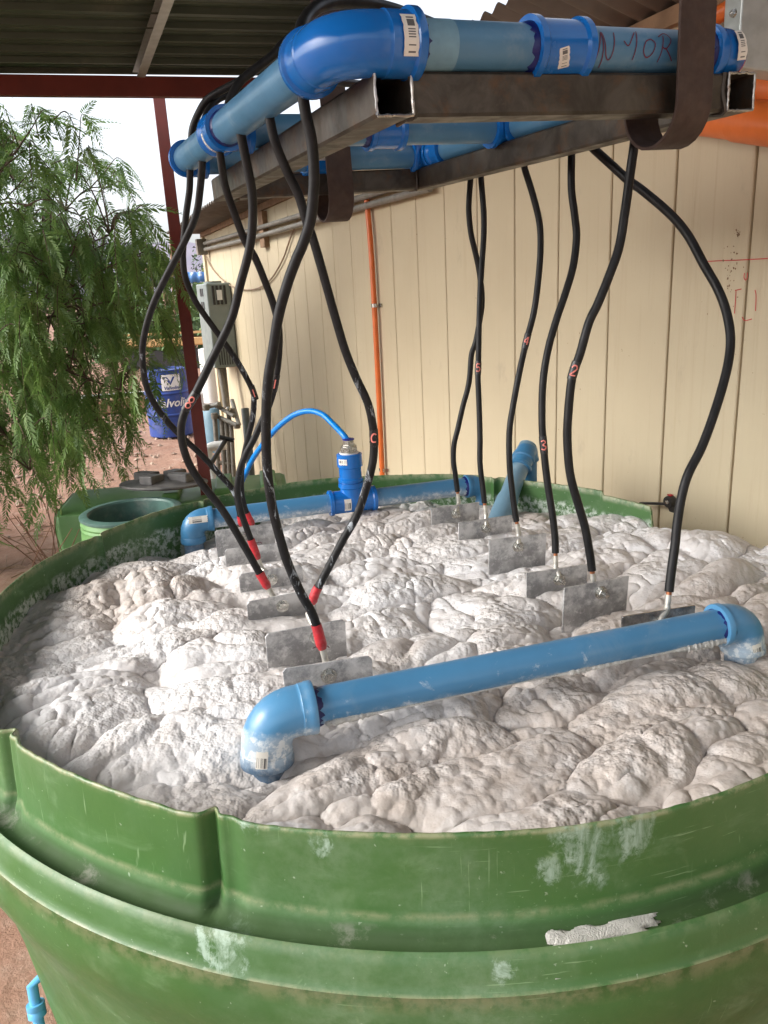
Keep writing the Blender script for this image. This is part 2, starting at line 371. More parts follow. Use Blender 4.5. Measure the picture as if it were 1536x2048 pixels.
GZ = -0.08                                # ground level
TX, TY, TR = .018, 1.643, .893            # tank axis and rim radius
MW = m_wall(); MG = m_green(); MF = m_foam(); MC = m_cable(); MCS = m_splash()
MPIPE = m_blue('dull_blue_pipe', (.072, .205, .35), .30, 0, .22)
MPIPES = m_blue('dull_blue_pipe_with_salt', (.068, .225, .41), .28, .5, .12)
MFITS = m_blue('blue_fitting_with_salt', (.085, .26, .46), .30, .8, .3)
MFIT = m_blue('bright_blue_fitting', (.008, .145, .50), .14, 0, .06)
MGLUE = simple('dark_blue_pipe_cement', (.006, .012, .12), .35)
MTUBE = m_steel('raw_steel_tube', (.046, .038, .030), (.105, .092, .075), (.13, .062, .024), .55, .38, .55, 14)
MCUT = simple('cut_steel_edge', (.42, .40, .38), .3, .85, .3, 60)
MSTRAP = m_steel('rusted_strap', (.046, .028, .022), (.070, .044, .035), (.11, .07, .05), .3, .6, .15, 18)
MRED = simple('red_oxide_paint', (.135, .018, .010), .5, 0, .25, 6, .2)
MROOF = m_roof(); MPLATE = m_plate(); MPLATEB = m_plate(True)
MZINC = simple('zinc_bolt', (.55, .54, .50), .25, .9, .3, 80)
MLUG = simple('tinned_lug', (.62, .60, .54), .35, .6, .4, 70, .4)
MTAPE = simple('red_insulating_tape', (.50, .02, .03), .45, 0, .3, 60, .3, dirt=.35)
MBTAPE = simple('black_insulating_tape', (.01, .01, .011), .3, 0, .3, 60, .3)
MPINK = simple('pink_marker_paint', (.78, .22, .18), .5, 0, .15, 80)
MPINKD = simple('dark_red_marker', (.16, .02, .05), .6)
MCOPPER = simple('copper_strands', (.45, .17, .08), .35, .9)
MGALV = simple('galvanised_sheet', (.42, .45, .44), .42, .55, .3, 26, .2, c2=(.52, .55, .54))
MORANGE = simple('orange_conduit_plastic', (.68, .150, .028), .38, 0, .18, 9, .1, dirt=.12)
MGREY = simple('grey_conduit_plastic', (.20, .19, .165), .55, 0, .25, 20, .2, dirt=.3)
MDGREY = simple('dark_grey_pipe', (.13, .15, .15), .5, 0, .25, 20)
MBROWNGREY = simple('weathered_grey_pipe', (.21, .185, .155), .6, 0, .3, 20, .2, dirt=.2)
MSTICK = m_sticker()
MMETER = simple('grey_enamel_box', (.20, .235, .225), .42, 0, .12, 8, .1, dirt=.15)
MBLACK = simple('black_plastic', (.018, .018, .019), .45, 0, .4, 20, .3)
MLID = simple('weathered_black_lid', (.05, .048, .048), .6, 0, .5, 14, .3, c2=(.13, .125, .12), dirt=.35)
MCIS = simple('faded_green_plastic', (.085, .21, .06), .5, 0, .2, 4, .15, c2=(.12, .25, .085), dirt=.12)
MRING = simple('teal_grey_plastic', (.07, .14, .12), .45, 0, .3, 12, dirt=.3)
MDRUM = simple('blue_drum_paint', (.022, .060, .27), .4, 0, .25, 9, .1, dirt=.15)
MWHITE = simple('white_paint', (.75, .75, .74), .5, 0, .1, 10)
MHOSE = simple('bright_blue_hose', (.0, .22, .72), .25, 0, .1, 9, .05)
MDIRT = m_dirt(); MLEAF = m_leaf(); MHILL = m_rock()
MBARK = simple('brown_bark', (.11, .075, .05), .9, 0, .4, 14, .8, .01)
MWOOD = simple('bare_wood', (.28, .17, .095), .75, 0, .35, 12, .3)
MWIRE = simple('tan_wire', (.30, .21, .14), .6)
MGROOVE = simple('groove_backing', (.46, .36, .24), .8)
MFOAMD = simple('dried_foam_crust', (.66, .64, .60), .8, 0, .25, 60, .9, .004)
MEAVE = simple('corrugated_sheet_underside', (.14, .115, .092), .55, .1, .25, 6, .2)

# ================================================================== SETTING
def gridmesh(xs, ys, zf):
    X, Y = np.meshgrid(xs, ys); Z = zf(X, Y); nx, ny = len(xs), len(ys)
    V = np.stack([X.ravel(), Y.ravel(), Z.ravel()], 1); i = np.arange((ny-1)*(nx-1)); r, c = i//(nx-1), i % (nx-1); a = r*nx+c
    return V, np.stack([a, a+1, a+nx+1, a+nx], 1)
xs = np.concatenate([[-9000, -2500, -700, -200, -70, -30], np.linspace(-14, 8, 177), [20, 60, 200, 900, 9000]])
ys = np.concatenate([[-3000, -200, -30], np.linspace(-4, 22, 209), [30, 45, 80, 160, 400, 1200, 9000]])
def gz(X, Y):
    near = np.exp(-((X/40)**2+(Y/40)**2)); return GZ+near*(.07*fbm(X*.5, Y*.5, 4, 3)+.018*fbm(X*4, Y*4, 3, 9))
V, F = gridmesh(xs, ys, gz)
g = pyobj('ground', V, F.tolist(), MDIRT); tag(g, kind='structure')
# hills
hm = MB(); th = np.linspace(R_(-75), R_(75), 220); V = []; F = []
for k, (rr, hh) in enumerate([(4200, -30), (4700, .5), (5300, 1.0), (6000, .75)]):
    for t_ in th:
        n_ = .55+.5*float(fbm(A_([t_*3.1+4]), A_([.3]), 5, 5)[0])+.25*math.sin(t_*2.3+2.2)
        z_ = -30 if k == 0 else max(0, 520*hh*n_*(1+.25*float(fbm(A_([t_*22]), A_([k*1.7]), 3, 8)[0])))
        V.append((rr*math.sin(t_), rr*math.cos(t_), z_))
n_ = len(th)
for k in range(3):
    for i in range(n_-1): F.append((k*n_+i, k*n_+i+1, (k+1)*n_+i+1, (k+1)*n_+i))
h_ = pyobj('hills', V, F, MHILL); tag(h_, kind='structure')

# ---------------- shed with siding wall
WA = R_(-24); WU = A_([math.sin(WA), math.cos(WA), 0]); WN = A_([WU[1], -WU[0], 0]); WD = 1.85; ZU = A_([0, 0, 1.0])
def wp(s, z, off=0.0): return WN*(WD-off)+WU*s+ZU*z      # off = metres out from the wall face
WEND = 8.36
def wtop(s): return 2.49-.0165*s
shed = thing('shed', 'long cream shed wall of grooved wooden siding under a corrugated eave', 'shed', wp(3, GZ))
mb = MB(); mb.bar(wp(-3, (GZ+2.55)/2, -.035), wp(WEND-.02, (GZ+2.3)/2, -.035), WN*.024, ZU*1.30); mb.build('wall_backing', MGROOVE, shed, False)
SP = .2835; s0 = 1.60; k = -16
while s0+k*SP < WEND:
    a, b = s0+k*SP, min(s0+(k+1)*SP, WEND); g_ = .0034 if k % 4 else .0042
    za, zb = wtop(a), wtop(b)
    P = [wp(a+g_, GZ), wp(b-g_, GZ), wp(b-g_, zb), wp(a+g_, za)]
    Q = [p+WN*.012 for p in P]
    mb = MB(); e = .003     # small chamfer at the grooves
    P2 = [wp(a+g_+e, GZ), wp(b-g_-e, GZ), wp(b-g_-e, zb), wp(a+g_+e, za)]
    Pm = [p+WN*.003 for p in P]
    mb.add(P2+Pm+Q, [(3, 2, 1, 0), (0, 4, 7, 3), (4, 8, 11, 7), (2, 6, 5, 1), (6, 10, 9, 5), (3, 7, 6, 2), (0, 1, 5, 4), (7, 11, 10, 6), (4, 5, 9, 8)])
    mb.build('siding_plank', MW, shed, False); k += 1
# end wall, trim, fascia
mb = MB(); mb.bar(wp(WEND, (GZ+2.3)/2, -.012), wp(WEND, (GZ+2.3)/2, -2.6), WU*.02, ZU*1.22); mb.build('end_wall', MW, shed, False)
mb = MB(); mb.bar(wp(WEND-.03, GZ, .012), wp(WEND-.03, 2.33, .012), WU*.04, WN*.011); mb.build('corner_trim', MW, shed, False)
mb = MB(); mb.bar(wp(-3, wtop(-3)-.015, .014), wp(WEND, wtop(WEND)-.015, .014), WN*.012, ZU*.024); mb.build('top_trim', MWOOD, shed, False)
def ez(s): return 2.37+(8.35-s)*.0307
def eave_sheet(s_a, s_b):
    n = int((s_b-s_a)/.0076)+1; ss = np.linspace(s_a, s_b, n); V = []
    for j, off in enumerate((.35, 0.0, -1.6)):
        for s_ in ss:
            zb = ez(s_)+.011*math.sin(s_*2*math.pi/.076) if j == 0 else ((wtop(s_)+.012 if j == 1 else wtop(s_)-.1)+.011*math.sin(s_*2*math.pi/.076))
            V.append(wp(s_, zb, off+.006*math.sin(s_*3)))
    F = [(j*n+i, j*n+i+1, (j+1)*n+i+1, (j+1)*n+i) for j in range(2) for i in range(n-1)]
    return V, F
for a_, b_ in [(-1.6, .4), (.37, 2.4), (2.37, 4.4), (4.37, 6.4), (6.37, 8.42)]:
    V, F = eave_sheet(a_, b_); o = pyobj('roof_sheet', V, F, MEAVE, shed)
    so = o.modifiers.new('t', 'SOLIDIFY'); so.thickness = .0012

# ribbons of paint / marker
def strokes(mb, pts, width, nv, closed=False):
    pts = np.asarray(pts, float); n = len(pts); T = np.gradient(pts, axis=0); V = []; nv = np.asarray(nv, float)
    if nv.ndim == 1: nv = np.repeat([nv], n, 0)
    for i in range(n):
        s_ = np.cross(nv[i], T[i]); s_ /= max(1e-9, np.linalg.norm(s_)); V += [pts[i]+s_*width/2, pts[i]-s_*width/2]
    mb.add(V, [(2*i, 2*i+1, 2*i+3, 2*i+2) for i in range(n-1)])
def wpx(x, y, off=.0012):
    d = ray(x, y); return CC+d*((WD-off)/(d@WN))
MREDP = simple('red_marker_line', (.55, .05, .05), .7)
mb = MB()
for seg in [[(1412, 523), (1440, 521.5), (1470, 520.5), (1500, 519), (1536, 517)], [(1489, 546), (1488, 555), (1491, 560), (1494, 556), (1495, 545)],
            [(1470, 581), (1483, 578)], [(1472, 582), (1471, 600), (1469, 627)], [(1510, 580), (1512, 592), (1511, 622)], [(1484, 634), (1490, 641), (1504, 638)]]:
    strokes(mb, crom([wpx(*p) for p in seg], 5), .0028, -WN)
mb.build('marker_line', MREDP, shed, False, label='red marker lines drawn on the siding')
MSTAIN = simple('brown_wall_stain', (.22, .13, .07), .8)
mb = MB()
for _ in range(46):
    x_, y_ = (1475+random.gauss(0, 4), 466+random.gauss(0, 5)) if _ < 9 else (1462+random.gauss(0, 10), 540+random.gauss(0, 30))
    c_ = wpx(x_, y_, .0014); r_ = random.uniform(.0008, .0035); a = np.arange(7)*2*math.pi/7
    V = [c_+WU*math.cos(q)*r_*random.uniform(.5, 1.2)+ZU*math.sin(q)*r_*random.uniform(.5, 1.4) for q in a]; mb.add(V, [tuple(range(7))])
mb.build('stain_speck', MSTAIN, shed, False, kind='stuff')

# ---------------- canopy
cano = thing('canopy', 'open steel canopy with a green ribbed sheet roof and red posts', 'canopy', (-1.2, 5.0, GZ))
E1 = nrm([.974, .227, 0]); E2 = nrm([.227, -.974, 0]); CO = A_([-.16, 5.32, 3.0])
def cp(a, b, z=3.0): return CO+E1*a+E2*b+ZU*(z-3.0)
k = 0; b = -.0
while b < 6.6:
    V = []; prof = [(0, 0), (.004, -.028), (.020, -.028), (.024, 0), (.09, -.004), (.095, -.0), (.15, -.004), (.155, 0), (.199, 0)]
    for aa in (-3.25, 0.0):
        for (q, z_) in prof: V.append(cp(aa, b+q, 3.03+z_+b*.012))
    n = len(prof); mb = MB(); mb.add(V, [(i, i+1, n+i+1, n+i) for i in range(n-1)]); o = mb.build('roof_panel', MROOF, cano, False)
    so = o.modifiers.new('t', 'SOLIDIFY'); so.thickness = .001
    b += .2
def channel(a, b, wv, hv, t=.003):         # C section: web plus two flanges
    mb = MB(); a, b = A_(a), A_(b); W, H = A_(wv), A_(hv); tn = nrm(wv)*t/2; hn = nrm(hv)*t/2
    mb.bar(a-W, b-W, tn, H); mb.bar(a-H+tn, b-H+tn, W, hn); mb.bar(a+H+tn, b+H+tn, W, hn); return mb
pa, pb = onz(275, 157, 2.965), onz(340, -30, 2.995); dr = nrm(pb-pa)
sidev = nrm(np.cross(dr, ZU)); channel(pa, pa+dr*5.5, sidev*.022, ZU*.032).build('purlin', MGALV, cano, False)
pc = cp(-.25, 0.02, 2.965); 
channel(cp(-2.6, .02, 2.97), cp(-2.6, 6.5, 3.05), E1*.022, ZU*.03).build('purlin', MGALV, cano, False)
mb = MB(); pL, pR = onz(-300, 163, 2.90), onz(622, 178, 2.885); pL = onz(-300, 168, 2.90)
mb.bar(pL, pR, nrm(np.cross(pR-pL, ZU))*.025, ZU*.052); mb.build('beam', MRED, cano, False, bevel=.003)
pt = at(318, 196, 5.02); pb2 = at(409, 950, 5.05); ptv = pb2-pt; pb3 = pt+ptv*((pt[2]-GZ)/(pt[2]-pb2[2]))
mb = MB(); mb.bar(pt, pb3, E1*.038, E2*.038); mb.build('post', MRED, cano, False, bevel=.003)
for (aa, bb) in ((-2.75, 6.4), (.1, 6.4)):
    mb = MB(); mb.bar(cp(aa, bb, GZ), cp(aa, bb, 2.95), E1*.038, E2*.038); mb.build('post', MRED, cano, False)
mb = MB(); mb.bar(cp(-2.9, 6.5, 2.95), cp(.3, 6.5, 2.95), E1*.0+E2*.025, ZU*.05); mb.build('beam', MRED, cano, False)
# carrier beam over the frame, above the picture
FO = A_([0.02944, 1.1109, 1.98272]); FW = A_([.93113, .36266, .03837]); FL = A_([-.363595, .93132, .02093]); FN = A_([-.02814, -.03344, .99904])
def fp(a, b, c=0.0): return FO+FW*a+FL*b+FN*c

# ================================================================== UPPER FRAME
HT = .0265
frame = thing('steel_frame', 'rectangular frame of raw brown square steel tube hung above the foam tank', 'frame', fp(.3, .55, -HT))
def sqtube(a, b, u, v, h=HT, t=.0028):
    mb = MB(); a, b, u, v = A_(a), A_(b), nrm(u), nrm(v); R0, R1 = [], []
    c4 = [(-1, -1), (1, -1), (1, 1), (-1, 1)]
    bev = .004; ring = []
    for (i, j) in c4:
        nxt = {(-1, -1): ((-h, -h+bev), (-h+bev, -h)), (1, -1): ((h-bev, -h), (h, -h+bev)), (1, 1): ((h, h-bev), (h-bev, h)), (-1, 1): ((-h+bev, h), (-h, h-bev))}[(i, j)]
        ring += nxt
    inn = [(x*(h-t)/h, y*(h-t)/h) for x, y in ring]
    V = [p+u*x+v*y for p in (a, b) for (x, y) in ring]+[p+u*x+v*y for p in (a, b) for (x, y) in inn]
    F = []
    for k in range(8):
        k2 = (k+1) % 8; F += [(k, k2, 8+k2, 8+k), (16+k2, 16+k, 24+k, 24+k2), (k2, k, 16+k, 16+k2), (8+k, 8+k2, 24+k2, 24+k)]
    return mb.add(V, F)
DR = .010
def rim_edge(a, u, v, axis, h=HT):          # bright sawn end and weld bead
    mb = MB(); o = h-.0012
    for (s1, s2) in (((-o, -o), (o, -o)), ((o, -o), (o, o)), ((o, o), (-o, o)), ((-o, o), (-o, -o))):
        p, q = a+u*s1[0]+v*s1[1]-axis*.0008, a+u*s2[0]+v*s2[1]-axis*.0008
        P = [p+(q-p)*t_+nrm(u)*random.gauss(0, .0004)+nrm(v)*random.gauss(0, .0004) for t_ in np.linspace(0, 1, 12)]
        mb.sweep(P, [.0016+random.random()*.0008 for _ in P], 6)
    return mb
W_ = .573; L_ = 1.10
for i, a_ in enumerate((0.0, W_)):
    o = sqtube(fp(a_, -.03), fp(a_+(-.02 if i else 0), L_), FW, FN).build('side_bar', MTUBE, frame, True, 20)
    rim_edge(fp(a_, -.03), FW, FN, FL).build('cut_edge', MCUT, o)
for b_ in (0.0, L_-HT-.005):
    o = sqtube(fp(HT+.001, b_, 0), fp(W_-HT-.001-(.02 if b_ else 0), b_, 0), FL, FN).build('cross_bar', MTUBE, frame, True, 20)
    for a_ in (HT+.001, W_-HT-.002-(.02 if b_ else 0)):
        mb = MB(); P = []
        for (j, k_) in [(-1, 1), (-1, 0), (-1, -1), (0, -1), (1, -1)]: P.append(fp(a_, b_+j*HT, k_*HT)+A_([random.gauss(0, .0015) for _ in range(3)]))
        P = crom(P, 6); mb.sweep(P, [.0028+.0015*random.random() for _ in P], 6); mb.build('weld_bead', MTUBE, o)

# straps
def strap(name, a0, half, b_front, b_back, n_bot, top_n, label, lean=0.0, t=.005, back=True):
    P = []; R = (b_back-b_front)/2; cb = (b_back+b_front)/2
    P.append((b_front-lean, top_n))
    P.append((b_front-lean*.3, n_bot+R+.16)); P.append((b_front, n_bot+R+.03))
    for k in range(13):
        q = math.pi+math.pi*k/12; P.append((cb+R*math.cos(q), n_bot+R+R*math.sin(q)))
    if back: P.append((b_back, n_bot+R+.02)); P.append((b_back, top_n if back == 'full' else n_bot+R+.06))
    P = A_(P); T = np.gradient(P, axis=0); N = np.stack([-T[:, 1], T[:, 0]], 1); N /= np.linalg.norm(N, axis=1)[:, None]
    V = []
    for (b_, n__), nn in zip(P, N):
        for (da, s_) in ((-half, 1), (half, 1), (half, -1), (-half, -1)):
            V.append(fp(a0+da, b_+nn[0]*t/2*s_, n__+nn[1]*t/2*s_))
    F = [(4*i+k, 4*i+(k+1) % 4, 4*(i+1)+(k+1) % 4, 4*(i+1)+k) for i in range(len(P)-1) for k in range(4)]+[(0, 1, 2, 3), tuple(4*(len(P)-1)+k for k in (3, 2, 1, 0))]
    mb = MB(); mb.add(V, F); return mb.build(name, MSTRAP, None, True, 40, bevel=.001)
o = strap('hanger_strap', .463, .032, -.052, .062, -.070, 1.0, ''); tag(o, 'wide rusty flat strap curling under the front bar of the steel frame', 'strap', 'hanger straps')
o = strap('hanger_strap', .275, .034, L_-.13, L_+.0, -.095, .62, ''); tag(o, 'wide rusty flat strap curling under the rear bar of the steel frame', 'strap', 'hanger straps')

# ================================================================== UPPER PIPE LOOP
PH = HT+.0305; PR = .030
manif = thing('pipe_manifold', 'loop of blue pipes and fittings lying on top of the hanging steel frame', 'pipe rack', fp(.3, .5, PH-PR))
FLc, FRc, BLc, BRc = fp(-.068, -.022, PH), fp(.586, .004, PH), fp(-.108, 1.0, PH), fp(.560, 1.05, PH)
def lerp(a, b, t): return A_(a)+(A_(b)-A_(a))*t
def pipe_seg(mb_name, a, b, m, par, r=PR):
    return MB().sweep([a, lerp(a, b, .5), b], r, 32).build(mb_name, m, par)
def glue(P, ax, r, par, m=None):
    mb = MB(); ax = nrm(ax); n = 40; u = nrm(np.cross(ax, [0.3, .2, 1])); v = np.cross(ax, u); V = []
    wob = [random.random() for _ in range(n)]
    for (dr_, dl) in ((-.001, -.002), (.0022, 0), (.0012, .004), (-.001, .007)):
        for k in range(n):
            q = 2*math.pi*k/n; l_ = dl*(.5+1.3*wob[k]) if dl > .001 else dl
            V.append(P+ax*l_+(u*math.cos(q)+v*math.sin(q))*(r+dr_))
    F = [(j*n+k, j*n+(k+1) % n, (j+1)*n+(k+1) % n, (j+1)*n+k) for j in range(3) for k in range(n)]
    return mb.add(V, F).build('pipe_cement', m or MGLUE, par)
def elbow(C, da, db, m, par, rs=.0365, L=.075, bead=.003, R=.034, name='elbow'):
    da, db = nrm(da), nrm(db); P, r = [], []
    seq = [(L, rs+bead), (L-.001, rs+bead+.0006), (L-.011, rs+bead+.0006), (L-.014, rs), (R+.004, rs), (R+.003, rs-.0012), (R, rs-.0012)]
    for (l_, q) in seq: P.append(C+da*l_); r.append(q)
    for k in range(1, 8):
        t_ = k/8; P.append(C+da*R*(1-t_)**2+db*R*t_**2); r.append(rs-.0012)
    for (l_, q) in seq[::-1]: P.append(C+db*l_); r.append(q)
    return MB().sweep(P, r, 40).build(name, m, par, True, 50)
def coupling(C, ax, m, par, rs=.0365, L=.042, name='coupling', bead=.004):
    ax = nrm(ax); pr = [(-L, rs-.001), (-L, rs+bead), (-L+.010, rs+bead), (-L+.014, rs), (-.001, rs), (.001, rs), (L-.014, rs), (L-.010, rs+bead), (L, rs+bead), (L, rs-.001)]
    return MB().sweep([C+ax*l_+ax*1e-5*i for i, (l_, q) in enumerate(pr)], [q for _, q in pr], 40).build(name, m, par, True, 40)
def sticker(P, ax, outd, r, w, h, par, m=None, turn=0.0, off=.0006):
    """curved label: w along the axis, h round the pipe, centred on direction outd"""
    ax = nrm(ax); o_ = A_(outd, float); o_ = nrm(o_-ax*(o_@ax)); s_ = np.cross(ax, o_); n = 10; m_ = 6; V = []; UV = []
    for i in range(m_+1):
        for j in range(n+1):
            a_, b_ = (i/m_-.5)*w, (j/n-.5)*h; a2 = a_*math.cos(turn)-b_*math.sin(turn); b2 = a_*math.sin(turn)+b_*math.cos(turn)
            jag = random.gauss(0, .0005) if i in (0, m_) else 0
            q = b2/r; V.append(P+ax*(a2+jag)+(o_*math.cos(q)+s_*math.sin(q))*(r+off)); UV.append((j/n, i/m_))
    F = [(i*(n+1)+j, i*(n+1)+j+1, (i+1)*(n+1)+j+1, (i+1)*(n+1)+j) for i in range(m_) for j in range(n)]
    o = pyobj('sticker', V, F, m or MSTICK, par); uvl = o.data.uv_layers.new(name='UVMap')
    for lp in o.data.loops: uvl.data[lp.index].uv = UV[lp.vertex_index]
    return o
dF, dLr, dRr, dB = nrm(FRc-FLc), nrm(BLc-FLc), nrm(BRc-FRc), nrm(BRc-BLc)
# pipes
for (a, b) in ((FLc, FRc), (FLc, BLc), (FRc, BRc), (BLc, BRc)): pipe_seg('pipe', a+nrm(b-a)*.035, b-nrm(b-a)*.035, MPIPE, manif)
mT = .60; ML, MR = lerp(FLc, BLc, mT), lerp(FRc, BRc, mT); dM = nrm(MR-ML)
pipe_seg('pipe', ML+dM*.03, MR-dM*.03, MPIPE, manif)
e1 = elbow(FLc, dF, dLr, MFIT, manif, rs=.0385, L=.105, R=.056, bead=.0040)
sticker(FLc+dF*.082, dF, -FL*.8-FW*.1+FN*.05, .0385, .020, .046, e1, off=.0025)
glue(FLc+dF*.105, dF, PR+.001, manif); glue(FLc+dLr*.105, dLr, PR+.001, manif)
e2 = elbow(FRc, -dF, dRr, MFIT, manif, L=.062, R=.040); glue(FRc-dF*.062, -dF, PR+.001, manif)
sticker(FRc-dF*.022, dF, -FL+FN*.15, .0365, .017, .040, e2, off=.0026, turn=-.1)
elbow(BLc, dB, -dLr, MFIT, manif, L=.055); elbow(BRc, -dB, -dRr, MFIT, manif, L=.055)
c1 = coupling(lerp(FLc, FRc, .49), dF, MFIT, manif, L=.044); glue(lerp(FLc, FRc, .49)-dF*.044, -dF, PR+.001, manif)
sticker(lerp(FLc, FRc, .49)-dF*.006, dF, -FL-FN*.55, .0365, .016, .026, c1, turn=-.25)
coupling(lerp(ML, MR, .52), dM, MFIT, manif, L=.04); glue(lerp(ML, MR, .52)-dM*.04, -dM, PR+.001, manif)
c2 = coupling(lerp(BLc, BRc, .52), dB, MFIT, manif, L=.04); sticker(lerp(BLc, BRc, .52), dB, -FL, .0365, .03, .018, c2)
def tee(C, ax, br, m, par, rs=.0365, L=.055, Lb=.055, bead=.004):
    ax, br = nrm(ax), nrm(br); mb = MB()
    pr = [(-L, rs-.001), (-L, rs+bead), (-L+.010, rs+bead), (-L+.014, rs), (0, rs), (L-.014, rs), (L-.010, rs+bead), (L, rs+bead), (L, rs-.001)]
    mb.sweep([C+ax*l_+ax*1e-5*i for i, (l_, q) in enumerate(pr)], [q for _, q in pr], 40)
    pr = [(0, rs*.97), (Lb-.014, rs*.97), (Lb-.010, rs+bead), (Lb, rs+bead), (Lb, rs-.001)]
    mb.sweep([C+br*l_+br*1e-5*i for i, (l_, q) in enumerate(pr)], [q for _, q in pr], 40)
    return mb.build('tee', m, par, True, 40)
t1 = tee(ML, dLr, dM, MFIT, manif, L=.042); glue(ML-dLr*.042, -dLr, PR+.001, manif); tee(MR, dRr, -dM, MFIT, manif, L=.042)
sticker(ML+dLr*.012, dLr, -FW-FN*.9, .0365, .010, .05, t1)
for q in (.93,): coupling(lerp(FRc, BRc, q-.02), dRr, MFIT, manif, L=.03)
# worn bare band and drilled hole on the front pipe
MBAND = simple('sanded_pipe_band', (.19, .36, .47), .55, 0, .2, 30)
mb = MB(); mb.sweep([FLc+dF*.112, FLc+dF*.155], PR+.0004, 40, False); mb.build('sanded_band', MBAND, manif)
# handwriting N-10R on the front pipe
hw = MB(); HX0 = lerp(FLc, FRc, .49)+dF*.05
def onpipe(u, v, C0=HX0, ax=dF, r=PR, outd=-FL+FN*.0):
    o_ = nrm(outd-ax*(outd@ax)); s_ = np.cross(ax, o_)
    if s_@FN < 0: s_ = -s_
    q = v/r; nn = o_*math.cos(q)+s_*math.sin(q); return C0+ax*u+nn*(r+.0008), nn
for st in [[(0, -.024), (.010, .018), (.018, -.012), (.028, -.016), (.034, .018)], [(.010, .018), (.014, -.030)],
           [(.050, .006), (.058, .000), (.066, .010), (.074, .020)], [(.078, .022), (.074, .004), (.070, -.018)],
           [(.102, .010), (.092, .006), (.088, -.006), (.096, -.014), (.106, -.008), (.110, .004), (.102, .010)],
           [(.128, .016), (.124, -.002), (.120, -.020)], [(.118, .014), (.132, .020), (.142, .010), (.132, -.002), (.124, .0)], [(.130, -.001), (.140, -.010), (.148, -.018)]]:
    PP = [onpipe(u*.93, v*.95) for u, v in crom([(a_, b_, 0) for a_, b_ in st], 6)[:, :2]]
    strokes(hw, [p for p, _ in PP], .0016, [n__ for _, n__ in PP])
hw.build('handwriting', MPINKD, manif, False, label='dark red handwriting N-10R')

# ================================================================== TANK
def pth(px, py, z=1.13):
    P = onz(px, py, z); return math.atan2(P[1]-TY, P[0]-TX)
GR = [R_(-107), R_(-134.5), R_(154.9), R_(130.6), R_(66.1)]
CUT0, CUT1 = R_(-3), R_(29.5)            # the collar is cut away here
RFIT = {}
def rimr(th, grooves=True):
    if 'c' not in RFIT:
        pts = [(5, 1487), (60, 1508), (125, 1532), (225, 1585), (350, 1643), (500, 1644), (630, 1652), (768, 1659), (868, 1665), (993, 1660), (1168, 1650), (1333, 1630), (1418, 1612), (1536, 1575), (0, 1184), (62, 1141), (125, 1103), (219, 1053), (312, 1025), (387, 1001), (469, 990), (600, 962), (750, 948), (900, 950), (1030, 960), (1130, 970), (1217, 982)]
        Q = A_([onz(*p, 1.133) for p in pts]); t0 = np.arctan2(Q[:, 1]-TY, Q[:, 0]-TX); v0 = np.hypot(Q[:, 0]-TX, Q[:, 1]-TY)
        t0 = np.append(t0, np.radians([-30, 0, 180])); v0 = np.append(v0, [.915, .89, .885])
        M0 = np.stack([np.ones_like(t0)]+[f(k*t0) for k in (1, 2, 3) for f in (np.cos, np.sin)], 1); RFIT['c'] = np.linalg.lstsq(M0, v0, rcond=None)[0]
    r = np.stack([np.ones_like(th)]+[f(k*th) for k in (1, 2, 3) for f in (np.cos, np.sin)], -1) @ RFIT['c']
    for g_ in (GR if grooves else []):
        d = (th-g_+math.pi) % (2*math.pi)-math.pi
        r = r-.018*np.exp(-(d/.0105)**2)+.002*np.exp(-((d+.05)/.035)**2)-.007*np.exp(-((d-.03)/.018)**2)
    return r
def rimz(th):
    z = 1.133+.0015*np.sin(11*th)
    d1 = np.clip((CUT1-th)/R_(1.0), 0, 1)*np.clip((th-CUT0)/R_(6), 0, 1)
    # the broken, lower right end of the rear collar
    t_ = np.clip((R_(58)-th)/R_(28), 0, 1)*(th > R_(0)); z = z-.0*t_
    z = z-.012*((th > R_(28)) & (th < R_(41)))
    return z-.085*d1
tank = thing('foam_tank', 'large round green plastic tank brimming with foam', 'tank', (TX, TY, GZ))
NTH = 1080; TH = (np.arange(NTH)/NTH)*2*math.pi-math.pi
rr_, zz_ = rimr(TH), rimz(TH)
jag = .0012*fbm(TH*60, TH*0+.3, 4, 3); zz_ = zz_+jag*1.3
rings = []                                # (radius, z, inner flag, edge flag)
def circ(r): return np.full(NTH, r)
sm_r = np.interp(np.degrees(TH), [-180, -100, -60, -20, 180], [.0, .0, .018, .01, 0])
rings.append((rr_-.006-.02, np.full(NTH, .62), 1, 0)); rings.append((rr_-.006-.003, np.full(NTH, 1.0), 1, 0)); rings.append((rr_-.006, zz_-.02, 1, 0)); rings.append((rr_-.0058, zz_-.001, 1, 1)); rings.append((rr_-.004, zz_+.0008, .5, 1))
rings.append((rr_-.0015, zz_+.0006, .3, 1)); rings.append((rr_, zz_-.0018, 0, 1)); rings.append((rr_+.0003, zz_-.006, 0, .12)); rings.append((rr_+.0008, zz_-.014, 0, 0)); rings.append((rr_+.003, zz_*.55+1.035*.45, 0, 0)); rings.append((rr_+.006, np.full(NTH, 1.032), 0, .0))
rings.append((rr_+.008, np.full(NTH, 1.025), 0, .55)); rings.append((rr_+.011, np.full(NTH, 1.018), 0, .0)); 
ro = rimr(TH, False)+.048
rings.append((rr_+.013, np.full(NTH, 1.012), 2, 0)); rings.append((rr_*.7+ro*.3, np.full(NTH, 1.000), 3, 0)); rings.append((rr_*.4+ro*.6-.002, np.full(NTH, .994), 3, 0)); rings.append((ro-.010, np.full(NTH, .998), 3, 0)); rings.append((ro-.004, np.full(NTH, 1.008), 2, 0)); rings.append((ro, np.full(NTH, 1.014), 0, .25)); rings.append((ro+.005, np.full(NTH, 1.011), 0, .25))
